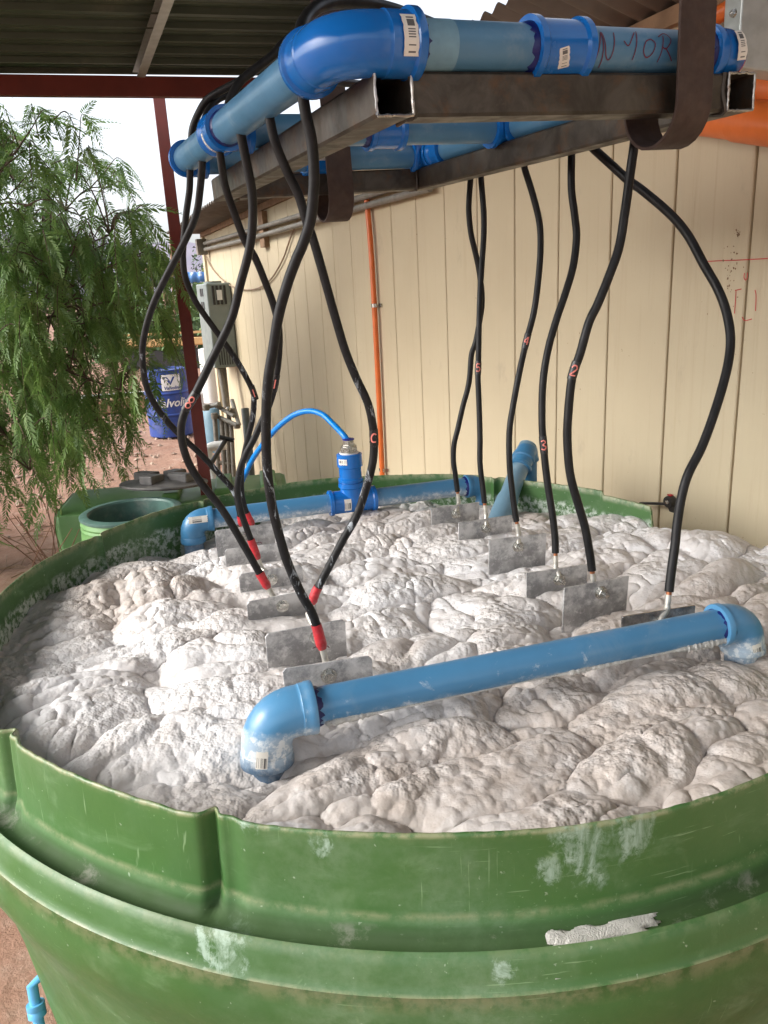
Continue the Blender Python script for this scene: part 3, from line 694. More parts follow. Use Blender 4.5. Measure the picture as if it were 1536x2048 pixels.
rings.append((ro+.009, np.full(NTH, 1.000), 0, 0)); rings.append((ro+.014, np.full(NTH, .984), 0, 0)); rings.append((ro+.0165, np.full(NTH, .971), 0, 0)); rings.append((ro+.020, np.full(NTH, .968), 0, .8)); rings.append((ro+.0172, np.full(NTH, .965), 0, .8))
for z_, dr_ in ((.94, .021), (.90, .020), (.87, .012), (.83, -.002), (.79, -.016), (.75, -.026), (.65, -.042), (.5, -.058), (.3, -.08), (.1, -.095), (GZ+.005, -.10)): rings.append((ro+dr_, np.full(NTH, z_), 0, 0))
V = np.concatenate([np.stack([TX+r*np.cos(TH), TY+r*np.sin(TH), z_], 1) for r, z_, _, _ in rings])
F = []
idx = np.arange(NTH); idn = (idx+1) % NTH
for i in range(len(rings)-1): F.append(np.stack([i*NTH+idx, (i+1)*NTH+idx, (i+1)*NTH+idn, i*NTH+idn], 1)[:, ::-1])
F = np.concatenate(F).tolist()
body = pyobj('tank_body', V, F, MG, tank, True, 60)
for nm_, kk in (('inner', 2), ('edge', 3), ('grime_shade', 4)):
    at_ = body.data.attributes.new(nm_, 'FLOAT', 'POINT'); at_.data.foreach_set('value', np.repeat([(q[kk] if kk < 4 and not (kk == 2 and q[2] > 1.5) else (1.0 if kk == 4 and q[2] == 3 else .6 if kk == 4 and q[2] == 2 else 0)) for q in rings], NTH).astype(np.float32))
# dried foam lying in the gutter
def gutter_patch(px, py, rx, ry, hh, seed):
    c = onz(px, py, 1.012); th0 = math.atan2(c[1]-TY, c[0]-TX); mb = MB(); n = 26; V = []
    rc = float(rimr(A_([th0]))[0])+.026
    for i in range(n+1):
        for j in range(n+1):
            u, v = i/n*2-1, j/n*2-1; q = math.hypot(u, v); lim = min(.97, .62+.9*float(fbm(A_([u*2.2+seed]), A_([v*2.2]), 2, seed)[0]))
            e = max(0, 1-(q/lim)**2); z_ = .9985+hh*min(1, e*1.2)**.8+.005*(-v)*(1+.3*float(fbm(A_([u*9]), A_([v*9]), 3, seed+2)[0]))-(.012 if e <= 0 else 0)
            r__ = rc+v*ry; t__ = th0+u*rx/rc; V.append((TX+r__*math.cos(t__), TY+r__*math.sin(t__), z_))
    F = [(a*(n+1)+b, a*(n+1)+b+1, (a+1)*(n+1)+b+1, (a+1)*(n+1)+b) for a in range(n) for b in range(n)]
    mb.add(V, F); return mb.build('dried_foam', MFOAMD, tank, True, 80)
gutter_patch(1200, 1820, .080, .030, .0022, 4); gutter_patch(1130, 1834, .045, .016, .0018, 6)

# ---------------- foam
FP = {}                                   # plates, px of top-left and top-right corners, height of top edge
PL = [((429, 1061), (547, 1046), 1.112), ((449, 1099), (560, 1086), 1.10), ((477, 1149), (604, 1129), 1.10), ((493, 1204), (630, 1177), 1.10), ((530, 1268), (690, 1238), 1.12), ((565, 1337), (743, 1311), 1.118),
      ((862, 1017), (958, 1004), 1.12), ((917, 1045), (1024, 1030), 1.12), ((978, 1080), (1092, 1066), 1.125), ((1053, 1146), (1174, 1128), 1.11), ((1128, 1176), (1257, 1151), 1.13), ((1244, 1233), (1390, 1210), 1.125)]
EB = onz(540, 1560, 1.03); B0 = onz(392, 1040, 1.10)
zA = 1.110; A0, A1 = onz(531, 1433, zA), onz(1487, 1240, 1.118); dA = nrm(A1-A0)
def foam_h(X, Y):
    dx, dy = X-TX, Y-TY; r = np.hypot(dx, dy); th = np.arctan2(dy, dx)
    c, s = math.cos(R_(24)), math.sin(R_(24)); U = X*c+Y*s; Vv = -X*s+Y*c
    wx = .05*fbm(X*4, Y*4, 4, 21)+.10*fbm(X*1.9, Y*1.9, 2, 23); wy = .05*fbm(X*4, Y*4, 4, 33)+.07*fbm(X*1.7, Y*1.7, 2, 35)
    U2, V2 = U+wx, Vv+wy
    # macro level
    bright = 1/(1+np.exp(-((X*.93+Y*.15)+.50+.10*fbm(X*3, Y*3, 3, 2))/.022))      # mound to the right of the flat wet left edge
    wet = 1-bright
    back = np.clip((Y-2.12)/.25, 0, 1)
    z = 1.052+.006*bright-.004*back
    rt = np.exp(-(((th-R_(8))+math.pi) % (2*math.pi)-math.pi)**2/(2*R_(15)**2))*np.clip((r-.55)/.25, 0, 1)
    z = z+.035*rt
    z = z+.020*fbm(X*2.6, Y*2.6, 3, 77)
    def bil(f, sd, o=1, sx=1.0, wp_=0.0):
        t = 0; a_ = 1.0
        for k in range(o):
            n_ = np.sqrt(((vnoise((U2+wp_)*f*2**k*sx+3.1*sd, V2*f*2**k+1.7*sd, sd+k)-.5)*2)**2+.012)-.11
            t = t+a_*(1-(1-np.minimum(n_*1.5, 1))**2); a_ *= .5
        return t
    f1, f2, cid, ax_, ay_ = worley(U2*3.2, V2*7.6, 5)
    A = (1-np.exp(-2.3*(f2-f1)))*.9+.30*(1-f1**2)+.30*(cid-.5)
    z = z+.029*(A-.75)*(.45+.55*bright)-.008*np.exp(-((f2-f1)/.07)**2)*np.clip(.55+1.6*fbm(X*5+9, Y*5, 3, 12), 0, 1.3)
    z = z+.027*(bil(6.0, 131, 1, .65)-.75)*(.35+.65*bright)
    Bm = np.clip(.65+1.2*fbm(X*3.3, Y*3.3, 3, 91), .08, 1.3)
    z = z+.0135*(bil(14, 141, 1, .75)-.75)*Bm*(.4+.6*bright)
    w2x = .010*fbm(X*26, Y*26, 3, 41); w2y = .010*fbm(X*26, Y*26, 3, 43)
    U2 = U2+w2x; V2 = V2+w2y
    Cm = np.clip(.50+1.5*fbm(X*5, Y*5, 3, 61), .0, 1.3)
    z = z+.0080*(bil(34, 151)-.7)*Cm*(.55+.45*bright)
    f1, f2, cid3, _, _ = worley(U2*42, V2*48, 25)
    z = z+.0044*(1-f1**2*1.3)*np.clip(.3+1.9*fbm(X*4, Y*4, 3, 65), 0, 1.2)
    z = z+.0022*(bil(80, 161)-.7)*np.clip(.6+1.5*fbm(X*9, Y*9, 2, 63), .1, 1.3)
    # wrinkles in the wet part
    z = z+(.007*(1-np.abs(fbm(U2*7, V2*19, 4, 71))*2.6)-.004)*wet
    z = z+.006*fbm(X*12, Y*12, 5, 73)
    # lower beside the rim, pit round the front elbow, hollows before the plates
    z = z-.010*np.clip((r-.78)/.09, 0, 1)*(1-rt)
    z = z-.016*np.exp(-(((X-EB[0])/.07)**2+((Y-EB[1])/.06)**2))-.045*np.exp(-(((X-B0[0]+.03)/.20)**2+((Y-B0[1])/.16)**2))
    q = (X-A0[0])*dA[0]+(Y-A0[1])*dA[1]; p = (X-A0[0])*dA[1]-(Y-A0[1])*dA[0]     # p > 0 towards the viewer
    cap_ = 1.070+np.maximum(0, p-.055)*.7+np.maximum(0, -p-.03)*1.2+.006*fbm(X*20, Y*20, 3, 44)+np.maximum(0, q-.68)*.5
    z = np.where((q > -.02) & (p < .16) & (p > -.1), np.minimum(z, cap_), z)
    for (a, b, zt) in PL:
        pa_, pb_ = onz(*a, zt), onz(*b, zt); m_ = (pa_+pb_)/2; d_ = nrm(pb_-pa_); ww = np.linalg.norm(pb_-pa_)
        q = (X-m_[0])*d_[0]+(Y-m_[1])*d_[1]; p = (X-m_[0])*d_[1]-(Y-m_[1])*d_[0]
        depth_ = np.maximum(0, z-(zt-.050)); msk = np.exp(-(q/(ww*.62))**4)*np.exp(-((p-.012)/.038)**2)
        z = z-depth_*msk
    return z, wet, r, rt
st = .0031; xs = np.arange(TX-.93, TX+1.06, st); ys = np.arange(TY-.95, TY+.93, st)
X, Y = np.meshgrid(xs, ys); Z, WET, RR, RT = foam_h(X, Y); THg = np.arctan2(Y-TY, X-TX)
# foam bulges: push the lobes outwards along the slope so that they overhang a little
gy_, gx_ = np.gradient(Z, st); gm = np.hypot(gx_, gy_)+1e-6; k_ = np.minimum(gm, 1.6)*.0032
X2, Y2 = X-gx_/gm*k_*(-1)*-1, Y-gy_/gm*k_*(-1)*-1
lim = rimr(THg)-.0075+np.clip(RT-.75, 0, 1)*.30
edge_ = (RR > lim); sc_ = np.where(edge_, lim/np.maximum(RR, 1e-6), 1.0)
Xf, Yf = TX+(X2-TX)*sc_, TY+(Y2-TY)*sc_
Zf = np.where(RR > lim+st*2, Z-.05, Z)
keep = RR < lim+st*3
nx = len(xs); ii, jj = np.meshgrid(np.arange(nx-1), np.arange(len(ys)-1)); a = (jj*nx+ii).ravel()
kq = (keep[:-1, :-1] & keep[1:, 1:] & keep[:-1, 1:] & keep[1:, :-1]).ravel(); a = a[kq]
F = np.stack([a, a+1, a+nx+1, a+nx], 1); used = np.unique(F); remap = np.full(nx*len(ys), -1); remap[used] = np.arange(len(used))
F = remap[F]; V = np.stack([Xf.ravel(), Yf.ravel(), Zf.ravel()], 1)[used]
me = bpy.data.meshes.new('foam'); me.vertices.add(len(V)); me.vertices.foreach_set('co', V.astype(np.float32).ravel())
me.loops.add(len(F)*4); me.loops.foreach_set('vertex_index', F.astype(np.int32).ravel()); me.polygons.add(len(F)); me.polygons.foreach_set('loop_start', (np.arange(len(F))*4).astype(np.int32))
me.update(calc_edges=True); me.shade_smooth(); me.materials.append(MF)
at_ = me.attributes.new('wet', 'FLOAT', 'POINT'); at_.data.foreach_set('value', np.clip(WET, 0, 1).ravel()[used].astype(np.float32))
cid_ = worley((X*math.cos(R_(24))+Y*math.sin(R_(24)))*3.2+.05, (-X*math.sin(R_(24))+Y*math.cos(R_(24)))*7.6, 5)[2]
TAN = np.clip((fbm(X*1.7+5, Y*1.7, 4, 201)+.30*(cid_-.5)+.30*np.clip((X-.25)/.6, -1, 1)+.25*np.clip((1.15-Y)/.3, -.3, 1)+.05)*2.3, 0, .85)*(1-.7*WET)
at_ = me.attributes.new('tan', 'FLOAT', 'POINT'); at_.data.foreach_set('value', TAN.ravel()[used].astype(np.float32))
foam = bpy.data.objects.new('foam', me); COL.objects.link(foam)
tag(foam, 'thick lumpy off-white foam filling the green tank', 'foam', kind='stuff')
def fz(x, y):
    return float(foam_h(A_([[x]]), A_([[y]]))[0][0, 0])

# ================================================================== LOWER PIPES
fpipe = None
fpipe = thing('dosing_pipe', 'salt-crusted blue pipe lying across the foam at the front with both ends bent down', 'pipe', (A0+A1)/2-A_([0, 0, .03]))
pipe_seg('pipe', A0+dA*.03, A1-dA*.03, MPIPES, fpipe)
e = elbow(A0, dA, (-.04, -.10, -1), MFITS, fpipe, rs=.0415, L=.078, R=.052, bead=.0008); glue(A0+dA*.078, dA, PR+.001, fpipe)
sticker(A0+nrm([-.04, -.10, -1])*.055, (-.04, -.10, -1), A_([-.05, -1, .1]), .0415, .034, .018, e, turn=.1, off=.0012)
pipe_seg('drop_pipe', A0+A_([-.002, -.004, -.04]), A0+A_([-.006, -.018, -.22]), MPIPES, fpipe)
e = elbow(A1, -dA, (.02, -.06, -1), MFITS, fpipe, rs=.0385, L=.060, R=.046, bead=.0008); glue(A1-dA*.054, -dA, PR+.001, fpipe)
sticker(A1+nrm([.02, -.06, -1])*.046, (.02, -.06, -1), A_([.25, -1, .1]), .0385, .026, .018, e, turn=-.2, off=.0012)
pipe_seg('drop_pipe', A1+A_([0, 0, -.04]), A1+A_([.003, -.01, -.2]), MPIPES, fpipe)
# ragged white crust along the underside of the pipe
mb = MB(); n = 260; ctr = []
side = nrm(np.cross(dA, ZU)); 
if side[1] > 0: side = -side
for i in range(n):
    t_ = .10+.86*i/(n-1); c = lerp(A0, A1, t_); amp = max(0, .35+float(fbm(A_([t_*9.0]), A_([.2]), 4, 12)[0])*1.8)
    ctr.append(c+side*(PR*.80)+ZU*(-PR*.62)+side*.0008); mb_r = .0012+.0045*amp*(.6+.8*random.random())
    ctr[-1] = (ctr[-1], mb_r)
mb.sweep([c for c, _ in ctr], [r for _, r in ctr], 7); mb.build('salt_crust', MFOAMD, fpipe, True, 80)

zB = 1.10; B0, B1 = onz(382, 1042, zB), onz(968, 968, zB); dB_ = nrm(B1-B0)
bpipe = thing('spray_pipe', 'blue pipe crossing the back of the foam tank with a tee and metal hose fitting', 'pipe', (B0+B1)/2-A_([0, 0, .03]))
MFIT2 = m_blue('mid_blue_fitting', (.05, .20, .38), .3, 0, .15)
pipe_seg('pipe', B0+dB_*.03, B1-dB_*.03, MPIPES, bpipe)
e = elbow(B0, dB_, (0, 0, -1), MFIT2, bpipe, L=.066, R=.045, bead=.0008); sticker(B0+dB_*.02+A_([0, 0, 0]), dB_, (-.1, -1, .3), .0365, .055, .02, e, off=.001, turn=1.57+1.57)
pipe_seg('drop_pipe', B0-ZU*.05, B0-ZU*.2, MPIPES, bpipe)
elbow(B1, -dB_, (0, 0, -1), MFIT2, bpipe, L=.066, R=.045, bead=.0008); glue(B1-dB_*.066, -dB_, PR+.001, bpipe); pipe_seg('drop_pipe', B1-ZU*.05, B1-ZU*.2, MPIPES, bpipe)
d_ = ray(692, 1008); tT = lerp(B0, B1, .525)
tb = tee(tT, dB_, ZU, MFIT, bpipe, L=.075, Lb=.058); sticker(tT-dB_*.022, dB_, (-.15, -1, -.1), .0365, .040, .022, tb, turn=1.57)
mb = MB(); cyls = [(0.058, .0395), (.062, .0395), (.062, .034), (.066, .034), (.066, .0395), (.074, .0395), (.078, .0355), (.108, .0355), (.110, .036), (.112, .0385), (.113, .0400), (.152, .0400), (.154, .036)]
mb.sweep([tT+ZU*(h_+1e-5*i) for i, (h_, q) in enumerate(cyls)], [q for _, q in cyls], 8 if 0 else 32); ad = mb.build('adapter', MFIT, bpipe, True, 30)
sticker(tT+ZU*.133, ZU, (-.6, -1, 0), .040, .018, .03, ad, off=.0012)
mb = MB()
mb.sweep([tT+ZU*.153, tT+ZU*.158], .030, 24); mb.build('thread_tape', MWHITE, bpipe)
mb = MB(); mb.sweep([tT+ZU*.158, tT+ZU*.176], .029, 6); mb.sweep([tT+ZU*.176, tT+ZU*.181], .021, 20); mb.sweep([tT+ZU*.181, tT+ZU*.196], .0185, 6); mb.build('hex_fitting', MZINC, bpipe, False)
mb = MB(); mb.lathe(tT+ZU*.196, [(.010, 0), (.019, .001), (.019, .004), (.010, .006)], 24); mb.build('collet', simple('violet_blue_collet', (.02, .03, .25), .3), bpipe)
# hose
hp = [(686, 885), (679, 869), (666, 848), (645, 829), (619, 822), (590, 829), (563, 848), (542, 869), (521, 895), (505, 919), (490, 950), (474, 985), (462, 1010)]
dt = depth(tT+ZU*.2); pts = [at(x, y, dt+(.55)*(i/12)**1.3) for i, (x, y) in enumerate(hp)]; pts[0] = tT+ZU*.19; pts[1] = pts[1]*.6+(tT+ZU*.215)*.4
o = MB().sweep(crom(pts, 8), .0095, 14).build('hose', MHOSE, None); tag(o, 'bright blue plastic hose arching from the metal fitting over the tank rim', 'hose')
# outlet pipe going over the rim to the wall side
P0 = onz(1005, 1025, 1.05); P2 = at(1056, 892, 2.54)
op = thing('overflow_pipe', 'grey-blue pipe rising over the tank rim to an elbow beside the cream wall', 'pipe', P0)
dO = nrm(P2-P0)
MPG = m_blue('faded_grey_blue_pipe', (.15, .27, .36), .35, 0, .4)
MB().sweep([P0-dO*.15, P0, P0+dO*.05, P0+dO*.07, P2], [.036, .036, .035, .030, .030], 32).build('pipe', MPG, op)
coupling(lerp(P0, P2, .74), dO, MFIT2, op, rs=.034, L=.024)
elbow(P2, -dO, (0, 0, -1), MFIT2, op, rs=.034, L=.050, R=.036, bead=.001); pipe_seg('drop_pipe', P2-ZU*.05, A_([P2[0], P2[1], GZ]), MFIT2, op)

# ================================================================== PLATES + CABLES
plates = []; rowname = ['left', 'right']
ordn = ['rearmost', 'second from the rear', 'third from the rear', 'fourth from the rear', 'fifth from the rear', 'front']
look = ['half-hidden grey metal plate under the rear blue pipe', 'low whitened metal plate barely showing above the foam', 'thin whitened metal plate sunk in the foam', 'long crusted metal plate with rounded foam on it', 'grey crusted metal plate with a red scribble and hex bolt', 'broad crusted metal plate just behind the front blue pipe',
        'clean dull metal plate beside the rear pipe end', 'metal plate with pitted dark lower half', 'square-cornered mottled metal plate', 'low dark mottled metal plate', 'tall mottled metal plate standing high out of the foam', 'shiny dark metal plate partly hidden by the front blue pipe']
for i, (a, b, zt) in enumerate(PL):
    pa_, pb_ = onz(*a, zt), onz(*b, zt); d_ = nrm(pb_-pa_); ww = np.linalg.norm(pb_-pa_); nn = nrm(np.cross(d_, ZU)); 
    if nn[1] > 0: nn = -nn
    m_ = (pa_+pb_)/2; tilt = nrm(ZU+nn*random.uniform(-.05, .09)); H = .085
    side_ = rowname[i >= 6]
    T_ = thing('electrode_plate', look[i]+', '+side_+' row', 'metal plate', m_-ZU*.1, 'electrode plates standing in the foam')
    mb = MB(); ch = .006 if i < 6 else .001; hw_, t_ = ww/2, .0022
    ol = [(-hw_, -2*H), (hw_, -2*H), (hw_, -ch), (hw_-ch, 0), (-hw_+ch, 0), (-hw_, -ch)]
    V = [m_+d_*x+tilt*y+nn*s_*t_ for s_ in (1, -1) for x, y in ol]; n = 6
    mb.add(V, [tuple(range(n)), tuple(range(2*n-1, n-1, -1))]+[(k, n+k, n+(k+1) % n, (k+1) % n) for k in range(n)])
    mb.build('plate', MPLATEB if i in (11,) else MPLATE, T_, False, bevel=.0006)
    bx = {0: 0, 4: .02, 5: .0, 9: .004, 10: .010, 11: -.0}.get(i, 0.0)
    bc = m_+d_*bx-tilt*.026; f_ = nn
    mb = MB(); mb.sweep([bc+f_*.002, bc+f_*.0042], .0145, 24); mb.build('washer', MZINC, T_)
    mb = MB(); mb.sweep([bc+f_*.0042, bc+f_*.0130], .0112, 6); mb.build('nut' if i >= 6 else 'bolt_head', MZINC, T_, False, bevel=.0006)
    if i >= 6: mb = MB(); mb.sweep([bc+f_*.012, bc+f_*.027], .0058, 12); mb.build('bolt_shank', MZINC, T_)
    mb = MB(); mb.sweep([bc-f_*.002, bc-f_*.010], .009, 6); mb.build('nut', MZINC, T_, False)
    plates.append((m_, d_, nn, tilt, bc))
    if i in (0, 4):
        mb = MB(); p0 = m_-tilt*.05+nn*.0028+d_*.01
        strokes(mb, crom([p0+d_*.0, p0+d_*.012+tilt*.003, p0+d_*.02-tilt*.002, p0+d_*.03-tilt*.001, p0+d_*.034-tilt*.006], 4), .0018, nn); mb.build('scribble', MPINKD, T_, False)

DIG = {'8': [[(.5, .5), (.15, .7), (.3, 1), (.7, 1), (.85, .7), (.5, .5), (.1, .25), (.3, 0), (.7, 0), (.9, .25), (.5, .5)]],
       '2': [[(.1, .75), (.3, 1), (.7, 1), (.85, .7), (.5, .35), (.1, 0), (.9, 0)]],
       '5': [[(.9, 1), (.2, 1), (.15, .55), (.6, .6), (.9, .3), (.6, 0), (.1, .05)]],
       '4': [[(.7, 0), (.7, 1)], [(.7, 1), (.1, .35), (.95, .35)]],
       '3': [[(.1, .9), (.6, 1), (.85, .75), (.4, .52), (.9, .3), (.6, 0), (.1, .1)]],
       '1': [[(.5, 0), (.5, 1)]], 'C': [[(.9, .85), (.5, 1), (.1, .6), (.2, .1), (.8, .05)]]}
def cable(name, px, holexy, plate_i, label, tape, mark=None, r=.0078, m=None, topd=None, lug_px=None, bow=0.0, group='black cables hanging from the pipes'):
    """px: picture polyline from top to bottom; depth runs from the pipe to the plate"""
    m_, d_, nn, tilt, bc = plates[plate_i]
    side_f = nn if plate_i >= 6 else -nn*1.0
    dlow = depth(bc)-(.004 if plate_i >= 6 else -.006)
    px = A_(px, float); L = np.concatenate([[0], np.cumsum(np.hypot(*np.diff(px, axis=0).T))]); L /= L[-1]
    pts = [at(x, y, topd+(dlow-topd)*l_+bow*math.sin(math.pi*l_)) for (x, y), l_ in zip(px, L)]
    T_ = thing(name, label, 'cable', pts[-1], group)
    C = crom(pts, 7)
    o = MB().sweep(C, r, 14).build('sheath', m or MC, T_)
    end = C[-1]; lugend = bc+tilt*.004+(nn if plate_i >= 6 else -nn)*.006
    ed = nrm(C[-1]-C[-4])
    if tape:
        n = max(3, len(C)-1); d = np.cumsum(np.linalg.norm(np.diff(C[::-1], axis=0), axis=1)); kk = int(np.searchsorted(d, tape))+1
        seg = C[-kk-1:]; rad = [r+.0012+.0008*random.random() for _ in seg]
        MB().sweep(list(seg)+[end+ed*.008], rad+[r-.001], 14).build('red_tape', MTAPE, T_)
    else:
        MB().sweep([end-ed*.002, end+ed*.010], r*.62, 10).build('copper_wire', MCOPPER, T_)
    s_ = end+ed*.006; mid = s_+ed*.022
    toward = lugend-mid
    pp = [s_, s_+ed*.01, mid]; mb = MB(); mb.sweep(pp, [.0058, .0060, .0056], 14)
    q = crom([mid-ed*.002, mid+ed*.006, lugend+nrm(mid-lugend)*.012, lugend], 4); mb.sweep(q, [.0056]+[.0062]*(len(q)-1), 12, True, .5 if 0 else 1.0)
    mb.build('lug', MLUG, T_)
    if mark:
        ch, frac, ln = mark; k = int(len(C)*frac); a_ = C[k]; ax = nrm(C[k+2]-C[k-2]); 
        MB().sweep([a_-ax*ln*.9, a_-ax*ln*.5, a_+ax*ln*.5, a_+ax*ln*.9], [r+.0006, r+.0009, r+.0009, r+.0006], 14).build('black_tape', MBTAPE, T_)
        toC = nrm(CC-a_); toC = nrm(toC-ax*(toC@ax)); up = -ax if ax[2] < 0 else ax; sx = nrm(np.cross(up, toC)); mb = MB(); w_, h_ = r*1.35, ln*.95
        for stx in DIG[ch]:
            q = crom([(x, y, 0) for x, y in stx], 4)
            P, N = [], []
            for x, y, _ in q:
                an = (x-.5)*w_/r; nn_ = toC*math.cos(an)+sx*math.sin(an); P.append(a_+up*(y-.5)*h_+nn_*(r+.0014)); N.append(nn_)
            strokes(mb, P, .0028, N)
        mb.build('number_mark', MPINK, T_, False, label='pink painted number '+ch if ch != 'C' else None)
    return T_
def dleft(x, y):                          # depth of the left pipe rail where a cable leaves it
    best = min(np.linspace(0, 1, 60), key=lambda t_: abs((lambda P: (P-CC)@CR/depth(P)*FPX+768)(lerp(FLc, BLc, t_))-x)); return depth(lerp(FLc, BLc, best))
G = 'black cables hanging from the blue pipe loop'
cable('power_cable', [(380, 330), (380, 348), (379, 380), (373, 424), (368, 475), (366, 515), (371, 556), (388, 597), (407, 627), (443, 677), (477, 727), (503, 776), (508, 795), (505, 837), (495, 879), (487, 916), (483, 950), (484, 990), (492, 1022), (503, 1045)], None, 0,
      'white-spattered black cable from the far end of the left pipe, sharply kinked at mid height', .03, ('1', .60, .022), m=MCS, topd=dleft(380, 330))
cable('power_cable', [(404, 312), (404, 332), (400, 380), (392, 430), (368, 485), (331, 556), (310, 600), (296, 640), (287, 680), (285, 717), (293, 773), (317, 820), (353, 863), (400, 907), (433, 942), (468, 983), (478, 1020), (483, 1046)], None, 0,
      'black cable bulging farthest left before it dives to the rear plates', .02, None, m=MCS, topd=dleft(404, 312), r=.0082)
cable('power_cable', [(439, 290), (440, 305), (450, 370), (470, 430), (490, 482), (510, 515), (530, 563), (547, 610), (558, 660), (557, 716), (550, 766), (540, 805), (524, 842), (507, 880), (492, 908), (480, 940), (475, 977), (480, 1016), (492, 1053), (505, 1088), (514, 1112)], None, 2,
      'black cable leaving below the left tee and ending in a long faded red tape', .04, ('1', .50, .022), topd=dleft(439, 290))
cable('power_cable', [(481, 250), (482, 268), (492, 320), (504, 385), (505, 448), (498, 502), (480, 571), (462, 640), (420, 727), (392, 785), (370, 823), (362, 867), (375, 920), (401, 964), (447, 1023), (493, 1100), (519, 1146), (533, 1170)], None, 3,
      'black cable marked with a large pink number 8, looping left towards the red post', .03, ('8', .555, .026), topd=dleft(481, 250), r=.0084)
cable('power_cable', [(533, 200), (536, 216), (549, 280), (573, 340), (597, 390), (612, 440), (625, 475), (639, 522), (656, 583), (672, 640), (690, 700), (711, 753), (735, 805), (745, 848), (748, 885), (745, 927), (732, 977), (714, 1030), (685, 1082), (653, 1143), (632, 1183), (626, 1200)], None, 4,
      'white-spattered black cable bulging right in front of the hose fitting, red tape end', .03, ('C', .655, .017), m=MCS, topd=dleft(533, 200))
cable('power_cable', [(602, 140), (603, 167), (611, 225), (623, 280), (628, 340), (627, 385), (621, 440), (605, 490), (592, 520), (574, 570), (557, 632), (546, 700), (537, 753), (533, 805), (532, 858), (533, 911), (537, 964), (545, 1016), (558, 1069), (574, 1122), (600, 1183), (627, 1233), (643, 1290)], None, 5,
      'long black cable from the bright blue front elbow down to the front left plate', .035, None, topd=dleft(600, 140)+.0, r=.0082, m=MCS)
def dright(t_): return depth(lerp(FRc, BRc, t_))-.0
cable('power_cable', [(944, 325), (941, 362), (938, 400), (938, 430), (942, 467), (949, 498), (957, 534), (963, 576), (964, 607), (960, 639), (951, 685), (943, 710), (938, 765), (926, 812), (916, 856), (908, 890), (907, 921), (911, 952), (915, 983)], None, 6,
      'thin-looking black cable bending left to the rearmost right plate', 0, None, topd=dright(.93))
cable('power_cable', [(958, 320), (962, 357), (967, 417), (968, 450), (967, 482), (963, 540), (960, 592), (958, 656), (957, 718), (956, 757), (958, 807), (960, 874), (960, 926), (965, 971), (969, 1006)], None, 7,
      'nearly straight black cable marked with a pink number 5', 0, ('5', .605, .020), topd=dright(.88))
cable('power_cable', [(1044, 310), (1049, 336), (1066, 391), (1079, 446), (1081, 498), (1077, 555), (1068, 623), (1053, 682), (1040, 739), (1027, 807), (1019, 861), (1019, 926), (1024, 979), (1030, 1025), (1033, 1043)], None, 8,
      'black cable marked with a pink number 4 in front of the wall-side pipe', 0, ('4', .50, .020), topd=dright(.68))
cable('power_cable', [(1143, 285), (1143, 312), (1143, 378), (1150, 435), (1153, 477), (1146, 534), (1131, 586), (1113, 639), (1096, 700), (1086, 765), (1084, 838), (1087, 890), (1094, 958), (1105, 1031), (1110, 1075), (1111, 1106)], None, 9,
      'black cable marked with a pink number 3 low on its length', 0, ('3', .735, .022), topd=dright(.52), r=.0082)
cable('power_cable', [(1272, 250), (1269, 285), (1260, 350), (1249, 430), (1238, 495), (1219, 550), (1196, 607), (1178, 645), (1160, 708), (1144, 757), (1136, 835), (1135, 887), (1141, 952), (1157, 1010), (1170, 1055), (1180, 1110), (1184, 1141)], None, 10,
      'thick black cable marked with a pink number 2 curving down to the tallest plate', 0, ('2', .545, .020), topd=dright(.27), r=.0088)
cable('power_cable', [(1175, 285), (1193, 303), (1224, 331), (1256, 360), (1290, 385), (1341, 429), (1376, 471), (1407, 528), (1435, 577), (1453, 625), (1461, 679), (1454, 738), (1432, 816), (1404, 893), (1376, 949), (1362, 999), (1354, 1050), (1350, 1090), (1343, 1140), (1338, 1183)], None, 11,
      'thick black cable swinging far right in front of the cream wall', 0, None, topd=dright(.45), r=.0088, bow=-.06)
# loops above the pipes
def loop(px, d0, d1, label, r=.0080):
    L = np.linspace(0, 1, len(px)); o = MB().sweep(crom([at(x, y, d0+(d1-d0)*l_) for (x, y), l_ in zip(px, L)], 8), r, 14).build('supply_cable', MC, None)
    return tag(o, label, 'cable', 'supply cables looping above the pipe loop')
dl = dleft(383, 300)
loop([(384, 312), (383, 289), (385, 258), (397, 227), (414, 200), (441, 182), (485, 158), (528, 128), (556, 104), (590, 80), (640, 60)], dleft(384, 310)-.0, 1.6, 'outermost black cable arching up from the far end of the left pipe')
loop([(404, 300), (404, 274), (408, 244), (422, 213), (438, 197), (457, 190), (480, 186), (520, 170), (570, 150)], dleft(404, 300), 1.75, 'inner black cable arching up beside the left pipe')
loop([(455, 235), (458, 205), (478, 166), (509, 139), (544, 112), (565, 88), (600, 62), (640, 50)], dleft(455, 235), 1.45, 'black cable rising behind the left tee towards the bright blue elbow')
loop([(600, 80), (607, 45), (630, 18), (661, 6), (712, 4), (751, 10), (790, 20), (821, 31), (860, 46), (930, 75), (990, 95)], 1.08, 1.45, 'thick black cable looping over the top of the bright blue elbow', .0098)
loop([(600, 150), (640, 160), (692, 166), (760, 172), (850, 180)], 1.45, 1.9, 'black cable running level behind the bright blue elbow')
loop([(965, 300), (985, 280), (1010, 262), (1040, 250)], dright(.9), dright(.6), 'short black cable crossing the rear right corner of the pipe loop')

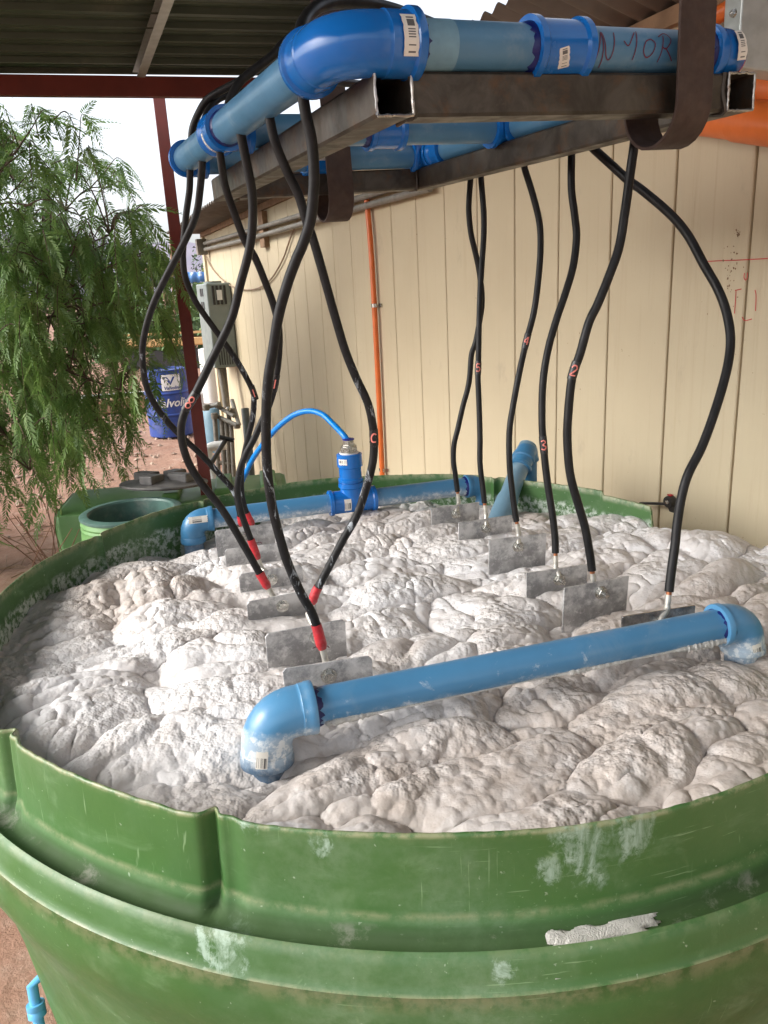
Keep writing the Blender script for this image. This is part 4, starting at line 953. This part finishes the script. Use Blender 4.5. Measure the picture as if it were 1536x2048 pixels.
# ================================================================== WALL FITTINGS
def wallrun(name, px, off, r, m, label=None, cat=None, group=None, par=None, rr=12):
    P = crom([wpx(x, y, off) for x, y in px], 6); o = MB().sweep(P, r, rr).build(name, m, par)
    if label: tag(o, label, cat, group)
    return o
cd = thing('conduit', 'upper of the two grey conduits running high along the cream wall', 'conduit', wp(4.5, 2.2, .04), 'grey conduits high on the wall')
wallrun('pipe', [(402, 489), (500, 461), (600, 431), (706, 400), (860, 352)], .045, .018, MGREY, par=cd)
cd2 = thing('conduit', 'lower of the two grey conduits running high along the cream wall', 'conduit', wp(4.5, 2.15, .04), 'grey conduits high on the wall')
wallrun('pipe', [(402, 501), (500, 477), (600, 449), (706, 419), (860, 376)], .045, .018, MGREY, par=cd2)
c_ = wpx(527, 459, .02); o = MB().box(c_, WU*.06, WN*.02, ZU*.13).build('conduit_block', MWOOD, None, False); tag(o, 'small wooden block holding both grey conduits to the wall', 'block')
c_ = wpx(526, 452, .055)
jb = MB().box(wpx(403, 494, .07), WU*.035, WN*.05, ZU*.075).build('junction_box', MBROWNGREY, None, False, bevel=.004); tag(jb, 'small weathered junction box at the far corner of the wall where the grey conduits end', 'box')
oc = thing('orange_conduit', 'thin orange conduit running straight down the cream wall', 'conduit', wpx(755, 700, .02))
wallrun('pipe', [(733, 390), (742, 500), (748, 600), (757, 780), (765, 960)], .028, .0155, MORANGE, par=oc)
for y_ in (611, 939):
    x_ = 748.5 if y_ < 700 else 763.5
    c_ = wpx(x_, y_, .028); mb = MB(); mb.sweep([c_-ZU*.010, c_+ZU*.010], .0172, 16); mb.box(c_+WN*.022-WU*.036, WU*.016, WN*.003, ZU*.010); mb.box(c_-WU*.0, WU*.03, WN*.002, ZU*.0098)
    mb.build('clamp', MZINC, oc)
wallrun('wire', [(404, 492), (420, 530), (445, 560), (475, 577), (510, 578), (540, 560), (565, 520), (580, 478), (595, 440), (612, 400)], .015, .006, MWIRE, 'thin tan wire drooping across the far part of the cream wall', 'wire')
# big orange pipes at the right
def opx(a, b, r, label, txt=False):
    o = thing('drain_pipe', label, 'pipe', a, 'fat orange pipes at the top right'); MB().sweep([a, lerp(a, b, .5), b], r, 48).build('pipe', MORANGE, o); return o
a, b = at(1330, 226, 2.2), at(1600, 254, 1.75); ax = nrm(b-a)
o = opx(a-ax*.25, b+ax*.3, .046, 'lower fat orange plastic pipe with black lettering'); 
q = lerp(a, b, .60); MB().sweep([q, q+ax*.004, q+ax*.005, q+ax*.30], [.046, .0495, .0495, .0495], 48).build('socket', MORANGE, o)
def text_on_pipe(txt, P, ax, outd, r, size, par, m):
    cu = bpy.data.curves.new('t', 'FONT'); cu.body = txt; cu.size = size; cu.resolution_u = 2; ob = bpy.data.objects.new('t', cu); COL.objects.link(ob)
    dg = bpy.context.evaluated_depsgraph_get(); me = bpy.data.meshes.new_from_object(ob.evaluated_get(dg)); V = A_([list(v.co) for v in me.vertices]); F = [tuple(p.vertices) for p in me.polygons]
    bpy.data.objects.remove(ob); bpy.data.curves.remove(cu); bpy.data.meshes.remove(me)
    o_ = nrm(A_(outd)-ax*(A_(outd)@ax)); s_ = np.cross(ax, o_)
    if s_[2] < 0: s_ = -s_
    W = []
    for x, y, _ in V:
        an = (y-size*.35)/r; W.append(P+ax*x+(o_*math.cos(an)+s_*math.sin(an))*(r+.0008))
    return pyobj('lettering', W, F, m, par, False)
text_on_pipe('CESMEC 2', q+ax*.018, ax, -FL-FN*.05, .0495, .022, o, MBLACK)
a, b = at(1330, 160, 2.25), at(1600, 178, 1.8); ax = nrm(b-a)
opx(a-ax*.3, b+ax*.3, .046, 'upper fat orange plastic pipe behind the steel frame')
a, b = wpx(1330, 92, .08), wpx(1480, 5, .08); o = MB().sweep([a, b+(b-a)*.5], .022, 20).build('orange_conduit', MORANGE, None); tag(o, 'short orange conduit under the eave near the galvanised box', 'conduit')
# galvanised box
gb = thing('electrical_box', 'galvanised sheet box with a rivet at the top right corner', 'box', at(1540, 60, 1.6))
c_ = at(1545, 30, 1.62); u_ = nrm(CR*.98+CF*.2); n_ = nrm(np.cross(u_, ZU)); 
MB().box(c_, u_*.094, ZU*.115, n_*.03).build('cover', MGALV, gb, False, bevel=.003)
c3 = at(1467, 26, 1.56); MB().lathe(c3, [(0, .006), (.005, .005), (.007, .001), (.0075, -.004)], 16, axis=-CF).build('rivet', MZINC, gb)
# bracket on the wall
br = thing('wall_bracket', 'small black hook bracket with a red top fixed low on the cream wall', 'bracket', wpx(1340, 1005, .02))
c_ = wpx(1340, 1003, .03); mb = MB(); mb.lathe(c_, [(0, -.012), (.018, -.012), (.021, 0), (.018, .012), (0, .012)], 20, axis=-WN); mb.bar(c_-ZU*.01+WU*.01, c_-ZU*.028+WU*.11-WN*.02, WN*.006, ZU*.004); mb.bar(c_+ZU*.0, c_-ZU*.03-WU*.02, WN*.01, WU*.010)
mb.build('body', MBLACK, br); MB().box(c_+ZU*.022, WU*.008, WN*.006, ZU*.002).build('red_cap', MTAPE, br, False); MB().lathe(c_-WN*.013, [(0, .003), (.006, .002), (.007, 0)], 14, axis=-WN).build('screw', MZINC, br)

# meter box near the far corner
mc = wpx(434, 648, .12); mtb = thing('meter_box', 'tall grey electrical meter box with slots at the far corner of the wall', 'meter box', mc-ZU*.4)
zt, zb_ = wpx(434, 566, .12)[2], wpx(440, 731, .12)[2]; hz = (zt-zb_)/2; cz = A_([mc[0], mc[1], (zt+zb_)/2])
MB().box(cz, WU*.22, WN*.115, ZU*hz).build('cabinet', MMETER, mtb, False, bevel=.012)
fc = cz-WU*.22
for i in range(4): MB().box(fc-WN*(-.055+.036*i)+ZU*(.28+.0*i)-WU*.004, WU*.004, WN*.010, ZU*.085).build('slot', MBLACK, mtb, False)
MB().box(fc-WN*.0+ZU*.28-WU*.009, WU*.003, WN*.024, ZU*.045).build('slot_window', MWHITE, mtb, False)
for i in range(6): MB().box(fc-WN*(-.06+.024*i)-ZU*.28-WU*.003, WU*.004, WN*.004, ZU*.08).build('louvre', MBLACK, mtb, False)
for i in range(2):
    for j in range(2): MB().box(cz-WN*.117-WU*(.05-.08*i)+ZU*(.31-.12*j), WU*.022, WN*.003, ZU*.035).build('slot', MBLACK, mtb, False)
MB().lathe(cz+ZU*hz, [(.085, 0), (.085, .02), (0, .02)], 20).build('knockout_hub', MMETER, mtb)
# pipework below the meter box
def wire3(name, pts, r, m, label, cat='pipe', group=None, par=None, seg=14, smooth=6, fit=None):
    P = crom(pts, smooth) if smooth else pts; o = MB().sweep(P, r, seg).build(name, m, par)
    if par is None: tag(o, label, cat, group)
    return o
D0 = depth(mc)
wire3('riser_pipe', [at(439, 733, D0), at(447, 780, D0), at(452, 815, D0)], .028, MBROWNGREY, 'crooked grey riser under the meter box')
wire3('riser_pipe', [at(448, 733, D0+.05), at(455, 800, D0+.05), at(470, 960, D0)], .02, MBROWNGREY, 'thin weathered riser close to the wall corner')
dv = 7.2
pc_ = thing('pipe_cluster', 'cluster of weathered grey water pipes with elbows near the far wall corner', 'pipes', at(450, 960, dv))
for px_ in ([(412, 815), (438, 808)], [(434, 812), (468, 832)], [(428, 830), (474, 850)], [(464, 800), (478, 850)]):
    wire3('pipe', [at(px_[0][0], px_[0][1], dv), at(px_[1][0], px_[1][1], dv-.1)], .020, MGREY, '', par=pc_, smooth=0)
for px_ in ([(429, 832), (441, 1000)], [(443, 836), (452, 1000)], [(452, 840), (462, 1000)], [(462, 845), (470, 1000)], [(456, 820), (460, 850)]):
    wire3('pipe', [at(px_[0][0], px_[0][1], dv), at(px_[1][0], px_[1][1], dv)], .022, MBROWNGREY, '', par=pc_, smooth=0)
for x_, y_ in ((412, 815), (436, 810), (429, 832), (474, 851), (464, 822)):
    MB().lathe(at(x_, y_, dv-.05)-ZU*.03, [(0, 0), (.03, .003), (.034, .03), (.03, .057), (0, .06)], 14).build('elbow', MBROWNGREY, pc_)
MB().lathe(at(457, 818, dv-.1)-ZU*.02, [(0, 0), (.018, .008), (.022, .022), (.018, .036), (0, .044)], 14).build('valve_ball', MZINC, pc_)
wire3('pipe', [at(436, 925, dv), at(462, 928, dv)], .02, MBROWNGREY, '', par=pc_, smooth=0)
P = [at(411, 945, 6.2), at(450, 882, 6.6)]
tbar = thing('t_handle_rod', 'black T-handled rod leaning among the grey pipes', 'rod', P[0]); MB().sweep(P, .020, 12).build('rod', MBLACK, tbar); MB().sweep([at(440, 874, 6.6), at(468, 881, 6.6)], .02, 12).build('handle', MBLACK, tbar)
wire3('standpipe', [at(490, 817, 6.6), at(495, 870, 6.6), at(506, 1000, 6.6)], .034, MDGREY, 'short capped dark grey pipe standing beside the cream wall')
wire3('vent_pipe', [at(452, 890, 7.0), at(425, 893, 7.0), at(416, 902, 7.0), at(422, 935, 7.0), at(440, 1010, 7.0)], .042, MWHITE, 'white drain pipe with an elbow standing by the blue cylinder')
wt = thing('pressure_tank', 'blue water cylinder with a white heater above it at the wall corner', 'tank', at(425, 900, 9.4))
c0 = at(427, 812, 9.3); c1 = at(440, 905, 9.3); MB().lathe((c0[0], c0[1], c1[2]-.15), [(.0, 0), (.15, .0), (.16, .05), (.16, c0[2]-c1[2]+.05), (.12, c0[2]-c1[2]+.13), (0, c0[2]-c1[2]+.15)], 28).build('cylinder', simple('dusty_blue_grey', (.10, .19, .25), .5, 0, .25, 6), wt)
wh = MB().lathe((onpl(418, 760, WN, WD)[0]-.05, onpl(418, 760, WN, WD)[1]+.3, at(418, 800, 9.3)[2]), [(0, 0), (.10, 0), (.10, .62), (0, .64)], 24).build('heater_cylinder', MWHITE, None); tag(wh, 'narrow white cylinder behind the meter box above the blue cylinder', 'heater')

# ================================================================== CISTERN + LID
cz_ = .62; c0 = onz(262, 1020, cz_); 
cis = thing('cistern', 'light green plastic cistern with a round open neck behind the foam tank', 'cistern', (c0[0], c0[1], GZ))
f1_, f2_ = onz(128, 1003, .50), onz(470, 972, .50); e1_ = nrm(f2_-f1_); e2_ = nrm(np.cross(ZU, e1_))
Lw = 1.45
V = []; prof = [(0, GZ), (0, .44), (.02, .485), (.06, .50), (.62, .50), (.66, .485), (.68, .44), (.68, GZ)]
for aa in (0.0, .03, Lw-.03, Lw):
    ins = .02 if aa in (0.0, Lw) else 0
    for (b_, z_) in prof: V.append(f1_*A_([1, 1, 0])+e1_*aa+e2_*(.34-(b_+ins*(1 if b_ < .34 else -1)))+ZU*(z_-(ins*.7 if z_ > 0 else 0)))
n = len(prof); F = [(i*n+k, i*n+k+1, (i+1)*n+k+1, (i+1)*n+k) for i in range(3) for k in range(n-1)]+[tuple(range(n)), tuple(range(4*n-1, 3*n-1, -1))]
MB().add(V, F).build('shell', MCIS, cis, True, 30, bevel=.006)
rN = .270
MB().lathe((c0[0], c0[1], 0), [(rN+.01, .46), (rN+.008, .52), (rN+.003, .54), (rN+.006, .55), (rN+.001, .565), (rN+.005, .575), (rN, .59), (rN-.004, .60)], 64).build('neck', MCIS, cis)
MB().lathe((c0[0], c0[1], 0), [(rN-.002, .598), (rN+.006, .604), (rN+.006, .616), (rN-.004, cz_+.002), (rN-.036, cz_+.002), (rN-.044, .612), (rN-.046, .50), (rN-.046, .3)], 64).build('neck_ring', MRING, cis)
MB().lathe((c0[0], c0[1], 0), [(0, .33), (rN-.047, .33), (rN-.047, .36)], 64).build('inside', simple('inner_green', (.03, .16, .02), .4), cis)
for aa in (.62, .95, 1.25):
    MB().box(f1_*A_([1, 1, 0])+e1_*(aa+.08)+e2_*.0+ZU*.52, e1_*.055, e2_*.22, ZU*.025).build('top_rib', MCIS, cis, False, bevel=.015)
lc = onz(328, 962, .66); lid = thing('round_lid', 'round black lid with cross-shaped raised ribs resting beside the open neck', 'lid', lc)
tl = nrm([.04, .10, 1]); RL = .262
MB().lathe(lc-tl*.02, [(0, -.012), (RL*.75, -.012), (RL*.8, -.005), (RL, .0), (RL+.004, .008), (RL, .014), (RL*.85, .016), (RL*.5, .034), (.05, .040), (0, .040)], 64, axis=tl).build('disc', MLID, lid)
ua = nrm(np.cross(tl, [0.35, 1, 0])); ub = np.cross(tl, ua)
for (d_, q) in ((ua, ub), (ub, -ua), (-ua, -ub), (-ub, ua)): MB().bar(lc+tl*.026+d_*.055, lc+tl*.026+d_*RL*.72, q*.045, tl*.028).build('rib', MLID, lid, False, bevel=.008)
gs = onz(350, 935, .66); 

# ================================================================== DRUM
dc = onz(345, 868, GZ); drum = thing('oil_drum', 'blue steel oil drum with white V logo panel and lettering behind the red post', 'drum', (dc[0], dc[1], GZ))
dd = depth(dc); DRr = .295; hD = .90
pr = [(DRr*.97, 0), (DRr, .012), (DRr, .28), (DRr+.014, .295), (DRr+.014, .305), (DRr, .32), (DRr, .57), (DRr+.014, .585), (DRr+.014, .595), (DRr, .61), (DRr, hD-.02), (DRr+.006, hD-.012), (DRr+.006, hD), (DRr-.012, hD), (DRr-.014, hD-.025), (0, hD-.025)]
MB().lathe((dc[0], dc[1], GZ), pr, 56).build('shell', MDRUM, drum)
tc_ = nrm(A_([-dc[0], -dc[1], 0])); sx = nrm(np.cross(ZU, tc_)); 
def ond(u, v, off=.002):
    an = u/DRr; return A_([dc[0], dc[1], GZ+v])+(tc_*math.cos(an)+sx*math.sin(an))*(DRr+off)
V = []; n = 8
for i in range(n+1):
    for v in (.63, .84): V.append(ond(-.06+.26*i/n, v))
MB().add(V, [(2*i, 2*i+2, 2*i+3, 2*i+1) for i in range(n)]).build('logo_panel', MWHITE, drum, False)
def dpoly(pts, m, off):
    V = [ond(u, v, off) for u, v in pts]; return MB().add(V, [tuple(range(len(pts)))]).build('logo', m, drum, False)
dpoly([(-.03, .81), (.02, .81), (.055, .755), (.045, .72)], MDRUM, .004); dpoly([(.095, .81), (.125, .81), (.055, .70), (.045, .72)], MDRUM, .0045)
def dtext(txt, u0, v0, size, m, shear=0.0):
    cu = bpy.data.curves.new('t', 'FONT'); cu.body = txt; cu.size = size; cu.shear = shear; cu.resolution_u = 2; cu.offset = size*.02; ob = bpy.data.objects.new('t', cu); COL.objects.link(ob)
    me = bpy.data.meshes.new_from_object(ob.evaluated_get(bpy.context.evaluated_depsgraph_get())); V = [ond(u0+v.co[0], v0+v.co[1], .006) for v in me.vertices]; F = [tuple(p.vertices) for p in me.polygons]
    bpy.data.objects.remove(ob); bpy.data.curves.remove(cu); return pyobj('lettering', V, F, m, drum, False)
dtext('Valvoline', -.035, .645, .062, MDRUM, .2); dtext('Valvoline', -.20, .415, .155, MWHITE, .3)

# ================================================================== TREE
def frond_arr(L, n=16, droop=.35, seed=0):
    """leaf in local coords: x along the stalk; returns quads"""
    rg = np.random.default_rng(seed); V = []; F = []
    t = np.linspace(0, 1, n+1)
    xs_, zs_ = L*t, -L*droop*t**2
    w0 = .0011
    for i in range(n):
        b = len(V); V += [(xs_[i], -w0, zs_[i]), (xs_[i], w0, zs_[i]), (xs_[i+1], w0*.7, zs_[i+1]), (xs_[i+1], -w0*.7, zs_[i+1])]; F.append((b, b+1, b+2, b+3))
    for i in range(1, n+1):
        s_ = math.sin(math.pi*min(1, .18+.8*t[i]))**.6; l_ = L*.27*(.35+.65*s_)*(1-.35*t[i])
        for sd_ in (-1, 1):
            an = R_(52+rg.normal(0, 6)-18*t[i]); dx, dy = math.cos(an), sd_*math.sin(an); dz = -.25-.15*rg.random(); w_ = l_*.115+.0008
            x0, z0 = xs_[i], zs_[i]; b = len(V)
            V += [(x0, 0, z0), (x0+dx*l_*.45-dy*w_*sd_*sd_, dy*l_*.45+dx*w_, z0+dz*l_*.4), (x0+dx*l_, dy*l_, z0+dz*l_), (x0+dx*l_*.45+dy*w_, dy*l_*.45-dx*w_, z0+dz*l_*.4)]; F.append((b, b+1, b+2, b+3))
    return A_(V), A_(F)
fr = [frond_arr(.20, 12, .35, 1), frond_arr(.17, 11, .5, 2), frond_arr(.23, 14, .45, 3)]
def rotm(d, up_):
    x = nrm(d); y = nrm(np.cross(up_, x)); z = np.cross(x, y); return np.stack([x, y, z], 1)
from_poly = [(-700, 240), (-300, 120), (-60, 215), (20, 260), (60, 300), (95, 205), (130, 240), (135, 330), (165, 340), (180, 380), (215, 370), (238, 400), (245, 450), (272, 430), (292, 470), (300, 560), (330, 600), (335, 720), (345, 830), (320, 880), (290, 870), (265, 930), (215, 935), (190, 985), (120, 990), (90, 1010), (40, 1060), (-100, 1120), (-700, 1100)]
PLY = A_(from_poly, float)
def inpoly(x, y, P=PLY):
    c = False; j = len(P)-1
    for i in range(len(P)):
        if (P[i][1] > y) != (P[j][1] > y) and x < (P[j][0]-P[i][0])*(y-P[i][1])/(P[j][1]-P[i][1])+P[i][0]: c = not c
        j = i
    return c
tb = onz(40, 1130, GZ); tb = A_([-3.0, 5.3, GZ])
tree = thing('pepper_tree', 'feathery green pepper tree with drooping fronds at the left', 'tree', tb)
# limbs
tk = MB(); limbs = []
fork = tb+A_([.12, -.05, 1.05])
tk.sweep(crom([tb-ZU*.1, tb+A_([.05, 0, .5]), fork], 6), np.linspace(.11, .075, 13), 12)
tk.build('trunk', MBARK, tree, True, 60)
targets = [(-250, 330, 5.6), (60, 260, 5.0), (-60, 450, 4.6), (130, 420, 5.3), (220, 470, 5.0), (120, 620, 4.7), (260, 620, 5.2), (-200, 600, 5.8), (240, 780, 4.9), (-40, 760, 4.5), (150, 850, 5.1), (-350, 800, 5.4), (60, 940, 4.8), (-450, 500, 5.2)]
for (x, y, d) in targets:
    T = at(x, y, d); mid = (fork+T)/2+A_([0, 0, .25+.2*random.random()]); C = crom([fork, lerp(fork, mid, .6)+A_([0, 0, .1]), mid, T], 6)
    mb = MB(); mb.sweep(C, np.linspace(.024, .004, len(C)), 8); mb.build('branch', MBARK, tree, True, 60); limbs.append(C)
LV, LF, TWV = [], [], MB(); nb = 0; singles = []
allp = np.concatenate(limbs)
cnt = 0; tries = 0
while cnt < 620 and tries < 30000:
    tries += 1
    x = random.uniform(-650, 340); y = random.uniform(190, 1050)
    if x < -80 and random.random() < .45: continue
    Lt = random.uniform(.22, .55)
    if not inpoly(x, y) or not inpoly(x, y+(Lt*300 if y > 500 else 20)): continue
    if random.random() < .40*(y < 440): continue
    if x > 200 and y > 560 and random.random() < .6: continue
    d = random.uniform(4.35, 5.9); P0_ = at(x, y-30, d)
    if P0_[2] < GZ+.35: continue
    # main twig direction: outwards and drooping
    k = int(np.argmin(((allp-P0_)**2).sum(1))); o_ = P0_-allp[k]; o_[2] *= .3; od = nrm(o_+A_([random.gauss(0, .15), random.gauss(0, .15), 0])+1e-6)
    up_ = y < 430 and random.random() < .6
    pts = [P0_-od*.06, P0_+od*.08+ZU*(.10 if up_ else .02), P0_+od*.16+ZU*(.16 if up_ else -Lt*.3), P0_+od*.22+ZU*(.10 if up_ else -Lt*.95)]
    C = crom(pts, 6); TWV.sweep(C, np.linspace(.0045, .0012, len(C)), 4, False)
    if random.random() < .5: TWV.sweep(crom([allp[k], (allp[k]+P0_)/2+ZU*.06, P0_], 4), np.linspace(.006, .0035, 9), 5, False)
    nf = random.randint(8, 13)
    for q in range(nf):
        t_ = .15+.85*q/(nf-1); c = C[int(t_*(len(C)-1))]; tg = nrm(C[min(len(C)-1, int(t_*(len(C)-1))+1)]-C[max(0, int(t_*(len(C)-1))-1)])
        an = random.uniform(0, 2*math.pi); sd_ = nrm(A_([math.cos(an), math.sin(an), random.uniform(-.7, .1)])); d3 = nrm(tg*.75+sd_*.85+A_([0, 0, -.15])); 
        Rm = rotm(d3, nrm(A_([random.gauss(0, .5), random.gauss(0, .5), 1]))); sc = random.uniform(.75, 1.2); j = random.randrange(3)
        if len(singles) < 240 and d < 4.75 and x > -60 and q % 3 == 0: singles.append((j, Rm, sc, c)); continue
        V_, F_ = fr[j]; LV.append((V_*sc)@Rm.T+c); LF.append(F_+nb); nb += len(V_)
    cnt += 1
LV = np.concatenate(LV); LF = np.concatenate(LF)
cr = pyobj('crown', LV, LF.tolist(), MLEAF, tree, False); cr['kind'] = 'stuff'
TWV.build('twigs', MBARK, tree, True, 60, kind='stuff')
lms = []
for j in range(3):
    me = bpy.data.meshes.new('leaf'); me.from_pydata(fr[j][0].tolist(), [], fr[j][1].tolist()); me.materials.append(MLEAF); lms.append(me)
tl0 = A_(tree.location)
for (j, Rm, sc, c) in singles:
    o = bpy.data.objects.new('leaf', lms[j]); COL.objects.link(o); o.parent = tree; M_ = Matrix(((*(Rm[0]*sc), c[0]-tl0[0]), (*(Rm[1]*sc), c[1]-tl0[1]), (*(Rm[2]*sc), c[2]-tl0[2]), (0, 0, 0, 1))); o.matrix_local = M_

# ================================================================== FAR BACKGROUND AND SMALL GROUND THINGS
def bush(name, c, r, h, n, label, cat, col, parts=True, seed=1):
    rg = np.random.default_rng(seed); m = simple(name+'_leaf', col, .7, 0, .4, 6); T = thing(name, label, cat, c); V = []; F = []
    for i in range(n):
        d = rg.normal(size=3); d /= np.linalg.norm(d); d[2] = abs(d[2])*.9; q = (rg.random()**.35)*(1+.25*math.sin(d[0]*5+seed)); p = A_(c)+d*A_([r, r, h])*q; s_ = r*rg.uniform(.04, .09)
        a_ = rg.normal(size=3); a_ /= np.linalg.norm(a_); b_ = np.cross(a_, rg.normal(size=3)); b_ /= np.linalg.norm(b_); k = len(V)
        V += [p-a_*s_, p+b_*s_*.5, p+a_*s_, p-b_*s_*.5]; F.append((k, k+1, k+2, k+3))
    o = pyobj('crown', V, F, m, T, False); o['kind'] = 'stuff'
    mb = MB()
    for i in range(4): mb.sweep([A_(c)-ZU*.05, A_(c)+A_([rg.normal()*.25*r, rg.normal()*.25*r, h*.6])], [r*.05, r*.015], 6)
    mb.build('stems', MBARK, T); return T
gp = lambda x, y: onz(x, y, GZ)
c_ = gp(188, 985); bush('weed', c_+A_([0, .0, 0]), .16, .18, 240, 'small green weed growing on the dirt beside the tree', 'weed', (.10, .19, .05), seed=3)
c_ = at(335, 600, 24); c_[2] = GZ; bush('shrub', c_, 2.2, 2.3, 1500, 'green shrub far behind, left of the red post', 'shrub', (.10, .17, .06), seed=5)
c_ = at(393, 560, 30); c_[2] = GZ; bush('shrub', c_, 2.0, 2.9, 1300, 'yellowish green shrub far behind, right of the red post', 'shrub', (.18, .26, .07), seed=6)
c_ = at(398, 520, 48); c_[2] = GZ; bush('far_tree', c_, 1.9, 5.0, 900, 'small dark tree far away beside the end of the shed', 'tree', (.06, .10, .05), seed=7)
c_ = at(250, 560, 32); c_[2] = GZ; bush('shrub', c_, 3.0, 2.9, 1500, 'broad green shrub far behind the pepper tree', 'shrub', (.09, .16, .05), seed=8)
ram = thing('ramada', 'open wooden shade roof far behind the red post', 'shelter', at(330, 620, 26)*A_([1, 1, 0])+ZU*GZ)
a, b = at(292, 537, 26), at(352, 541, 26); MB().bar(a+(a-b)*1.5, b, A_([0, .8, 0]), ZU*.05).build('roof', MWOOD, ram, False)
for x in (298, 325, 350): p = at(x, 540, 25.4); MB().bar(A_([p[0], p[1], GZ]), p, A_([.06, 0, 0]), A_([0, .06, 0])).build('post', MWOOD, ram, False)
MTARP = simple('dark_tarp', (.03, .035, .045), .7); MBT = NT('blue_white_tarp'); MBT = MBT.fin(MBT.mix(MBT.ramp(MBT.noise(1.2, 3), .48, .52), (.10, .25, .55), (.62, .66, .72)), .6)
def tarp(a, b, h, m, label):
    a, b = A_(a), A_(b); n = 18; V = []
    for i in range(n+1):
        for z_ in (0, 1):
            p = lerp(a, b, i/n); p = p+A_([0, .04*math.sin(i*.9), 0]); p[2] += -h*z_+.02*math.sin(i*1.1); V.append(p)
    o = pyobj('tarp', V, [(2*i, 2*i+1, 2*i+3, 2*i+2) for i in range(n)], m, None); so = o.modifiers.new('t', 'SOLIDIFY'); so.thickness = .01; return tag(o, label, 'tarp', 'tarps hung far behind')
tarp(at(270, 552, 25), at(352, 552, 25), .35, MTARP, 'dark tarp strung under the far wooden shade roof')
tarp(at(372, 545, 27), at(412, 543, 27), .35, MBT, 'blue and white tarp strung right of the red post')
pp = MB().cyl(at(338, 400, 20), A_([*at(338, 620, 20)[:2], GZ]), .035, 8).build('utility_pole', MWOOD, None); tag(pp, 'thin pale wooden pole standing far behind, left of the red post', 'pole')
MYEL = simple('faded_yellow_paint', (.50, .30, .12), .6, 0, .2, 3)
for i, (x, y, wd) in enumerate([(300, 640, .9), (350, 632, .8), (390, 628, .8)]):
    c_ = at(x, y, 20); c_[2] = GZ+.25; T = thing('pipe_rack', ['yellow', 'pale yellow', 'orange-yellow'][i]+' low trailer frame far behind, '+['left of the red post', 'just behind the red post', 'next to the meter box'][i], 'trailer', c_)
    MB().box(c_+ZU*.45, A_([wd, 0, 0]), A_([0, .4, 0]), ZU*.10).build('deck', MYEL, T, False, bevel=.03)
    for s_ in (-1, 1): MB().cyl(c_+A_([s_*wd*.6, -.35, .0]), c_+A_([s_*wd*.6, -.22, .0]), .26, 18).build('wheel', MBLACK, T)
    MB().box(c_+ZU*.66, A_([wd*.9, 0, 0]), A_([0, .03, 0]), ZU*.03).build('rail', MYEL, T, False)
MCON = simple('pale_concrete', (.40, .36, .33), .9, 0, .2, 5)
for i, (x, y) in enumerate([(215, 660), (250, 690), (372, 665)]):
    c_ = at(x, y, 13); c_[2] = GZ; o = MB().box(c_+ZU*.12, A_([.7, .1, 0]), A_([-.05, .35, 0]), ZU*.12).build('slab_pile', [MWHITE, MWOOD, MCON][i], None, False, bevel=.02); tag(o, ['pale sheet pile half hidden by the tree', 'wooden pallet lying half hidden by the tree', 'low concrete slab beyond the red post'][i], ['sheet', 'pallet', 'slab'][i])
# twigs, stones, litter on the dirt
rs = MB(); rg = np.random.default_rng(5)
for _ in range(1500):
    x, y = rg.uniform(-6, 0.2), rg.uniform(.6, 13); 
    if math.hypot(x-TX, y-TY) < 1.05: continue
    s_ = rg.uniform(.006, .03)*(1 if y < 6 else 1.5); c = A_([x, y, float(gz(A_([x]), A_([y]))[0])+s_*.3]); a_ = rg.normal(size=(3, 3))*.25+np.eye(3)
    rs.add([c+s_*v for v in (a_[0], a_[1], -a_[0], -a_[1], a_[2]*.6, -a_[2]*.6)], [(0, 1, 4), (1, 2, 4), (2, 3, 4), (3, 0, 4), (1, 0, 5), (2, 1, 5), (3, 2, 5), (0, 3, 5)])
o = rs.build('pebbles', simple('pebble', (.42, .31, .24), .9, 0, .4, 5), None, False, kind='stuff'); tag(o, 'pebbles and clods scattered over the red dirt', 'pebbles')
tw = MB()
for _ in range(420):
    x, y = rg.uniform(-3.6, -1.0), rg.uniform(2.6, 6.5); L = rg.uniform(.08, .4); an = rg.uniform(0, 6.28); z_ = float(gz(A_([x]), A_([y]))[0])+.012
    p = A_([x, y, z_]); d_ = A_([math.cos(an), math.sin(an), rg.normal()*.06]); tw.sweep([p, p+d_*L*.5+A_([0, 0, .02]), p+d_*L], [.004, .003, .0015], 4, False)
o = tw.build('dry_twigs', MWOOD, None, kind='stuff'); tag(o, 'dry twigs and leaf stalks littering the ground under the tree', 'twigs')
sb = MB()
for _ in range(12):
    c = at(80+rg.uniform(-30, 40), 1060, 4.5); c[2] = GZ; sb.sweep(crom([c, c+A_([rg.normal()*.06, rg.normal()*.06, .3]), c+A_([rg.normal()*.2, rg.normal()*.2, .65])], 4), np.linspace(.005, .002, 9), 5, False)
o = sb.build('sapling_stems', simple('orange_brown_stem', (.16, .075, .04), .7), None, kind='stuff'); tag(o, 'thin reddish stems standing under the tree', 'stems')
# supply pipe beside the tank at the lower left
a, b = at(62, 1960, 1.45), at(86, 2090, 1.45); ax = nrm(b-a); a2 = a-ax*.05
sp_ = thing('feed_pipe', 'light blue pipe with a collar running down beside the tank at the lower left', 'pipe', b)
MLB = m_blue('light_blue_pipe', (.12, .42, .72), .3, 0, .2)
k_ = (a2[2]-GZ)/(-ax[2]); MB().sweep([a+A_([0.02, .03, -.01]), a+ax*.01, a2+ax*k_], .010, 16).build('pipe', MLB, sp_); coupling(lerp(a, b, .45), ax, MLB, sp_, rs=.0135, L=.012, bead=.003)
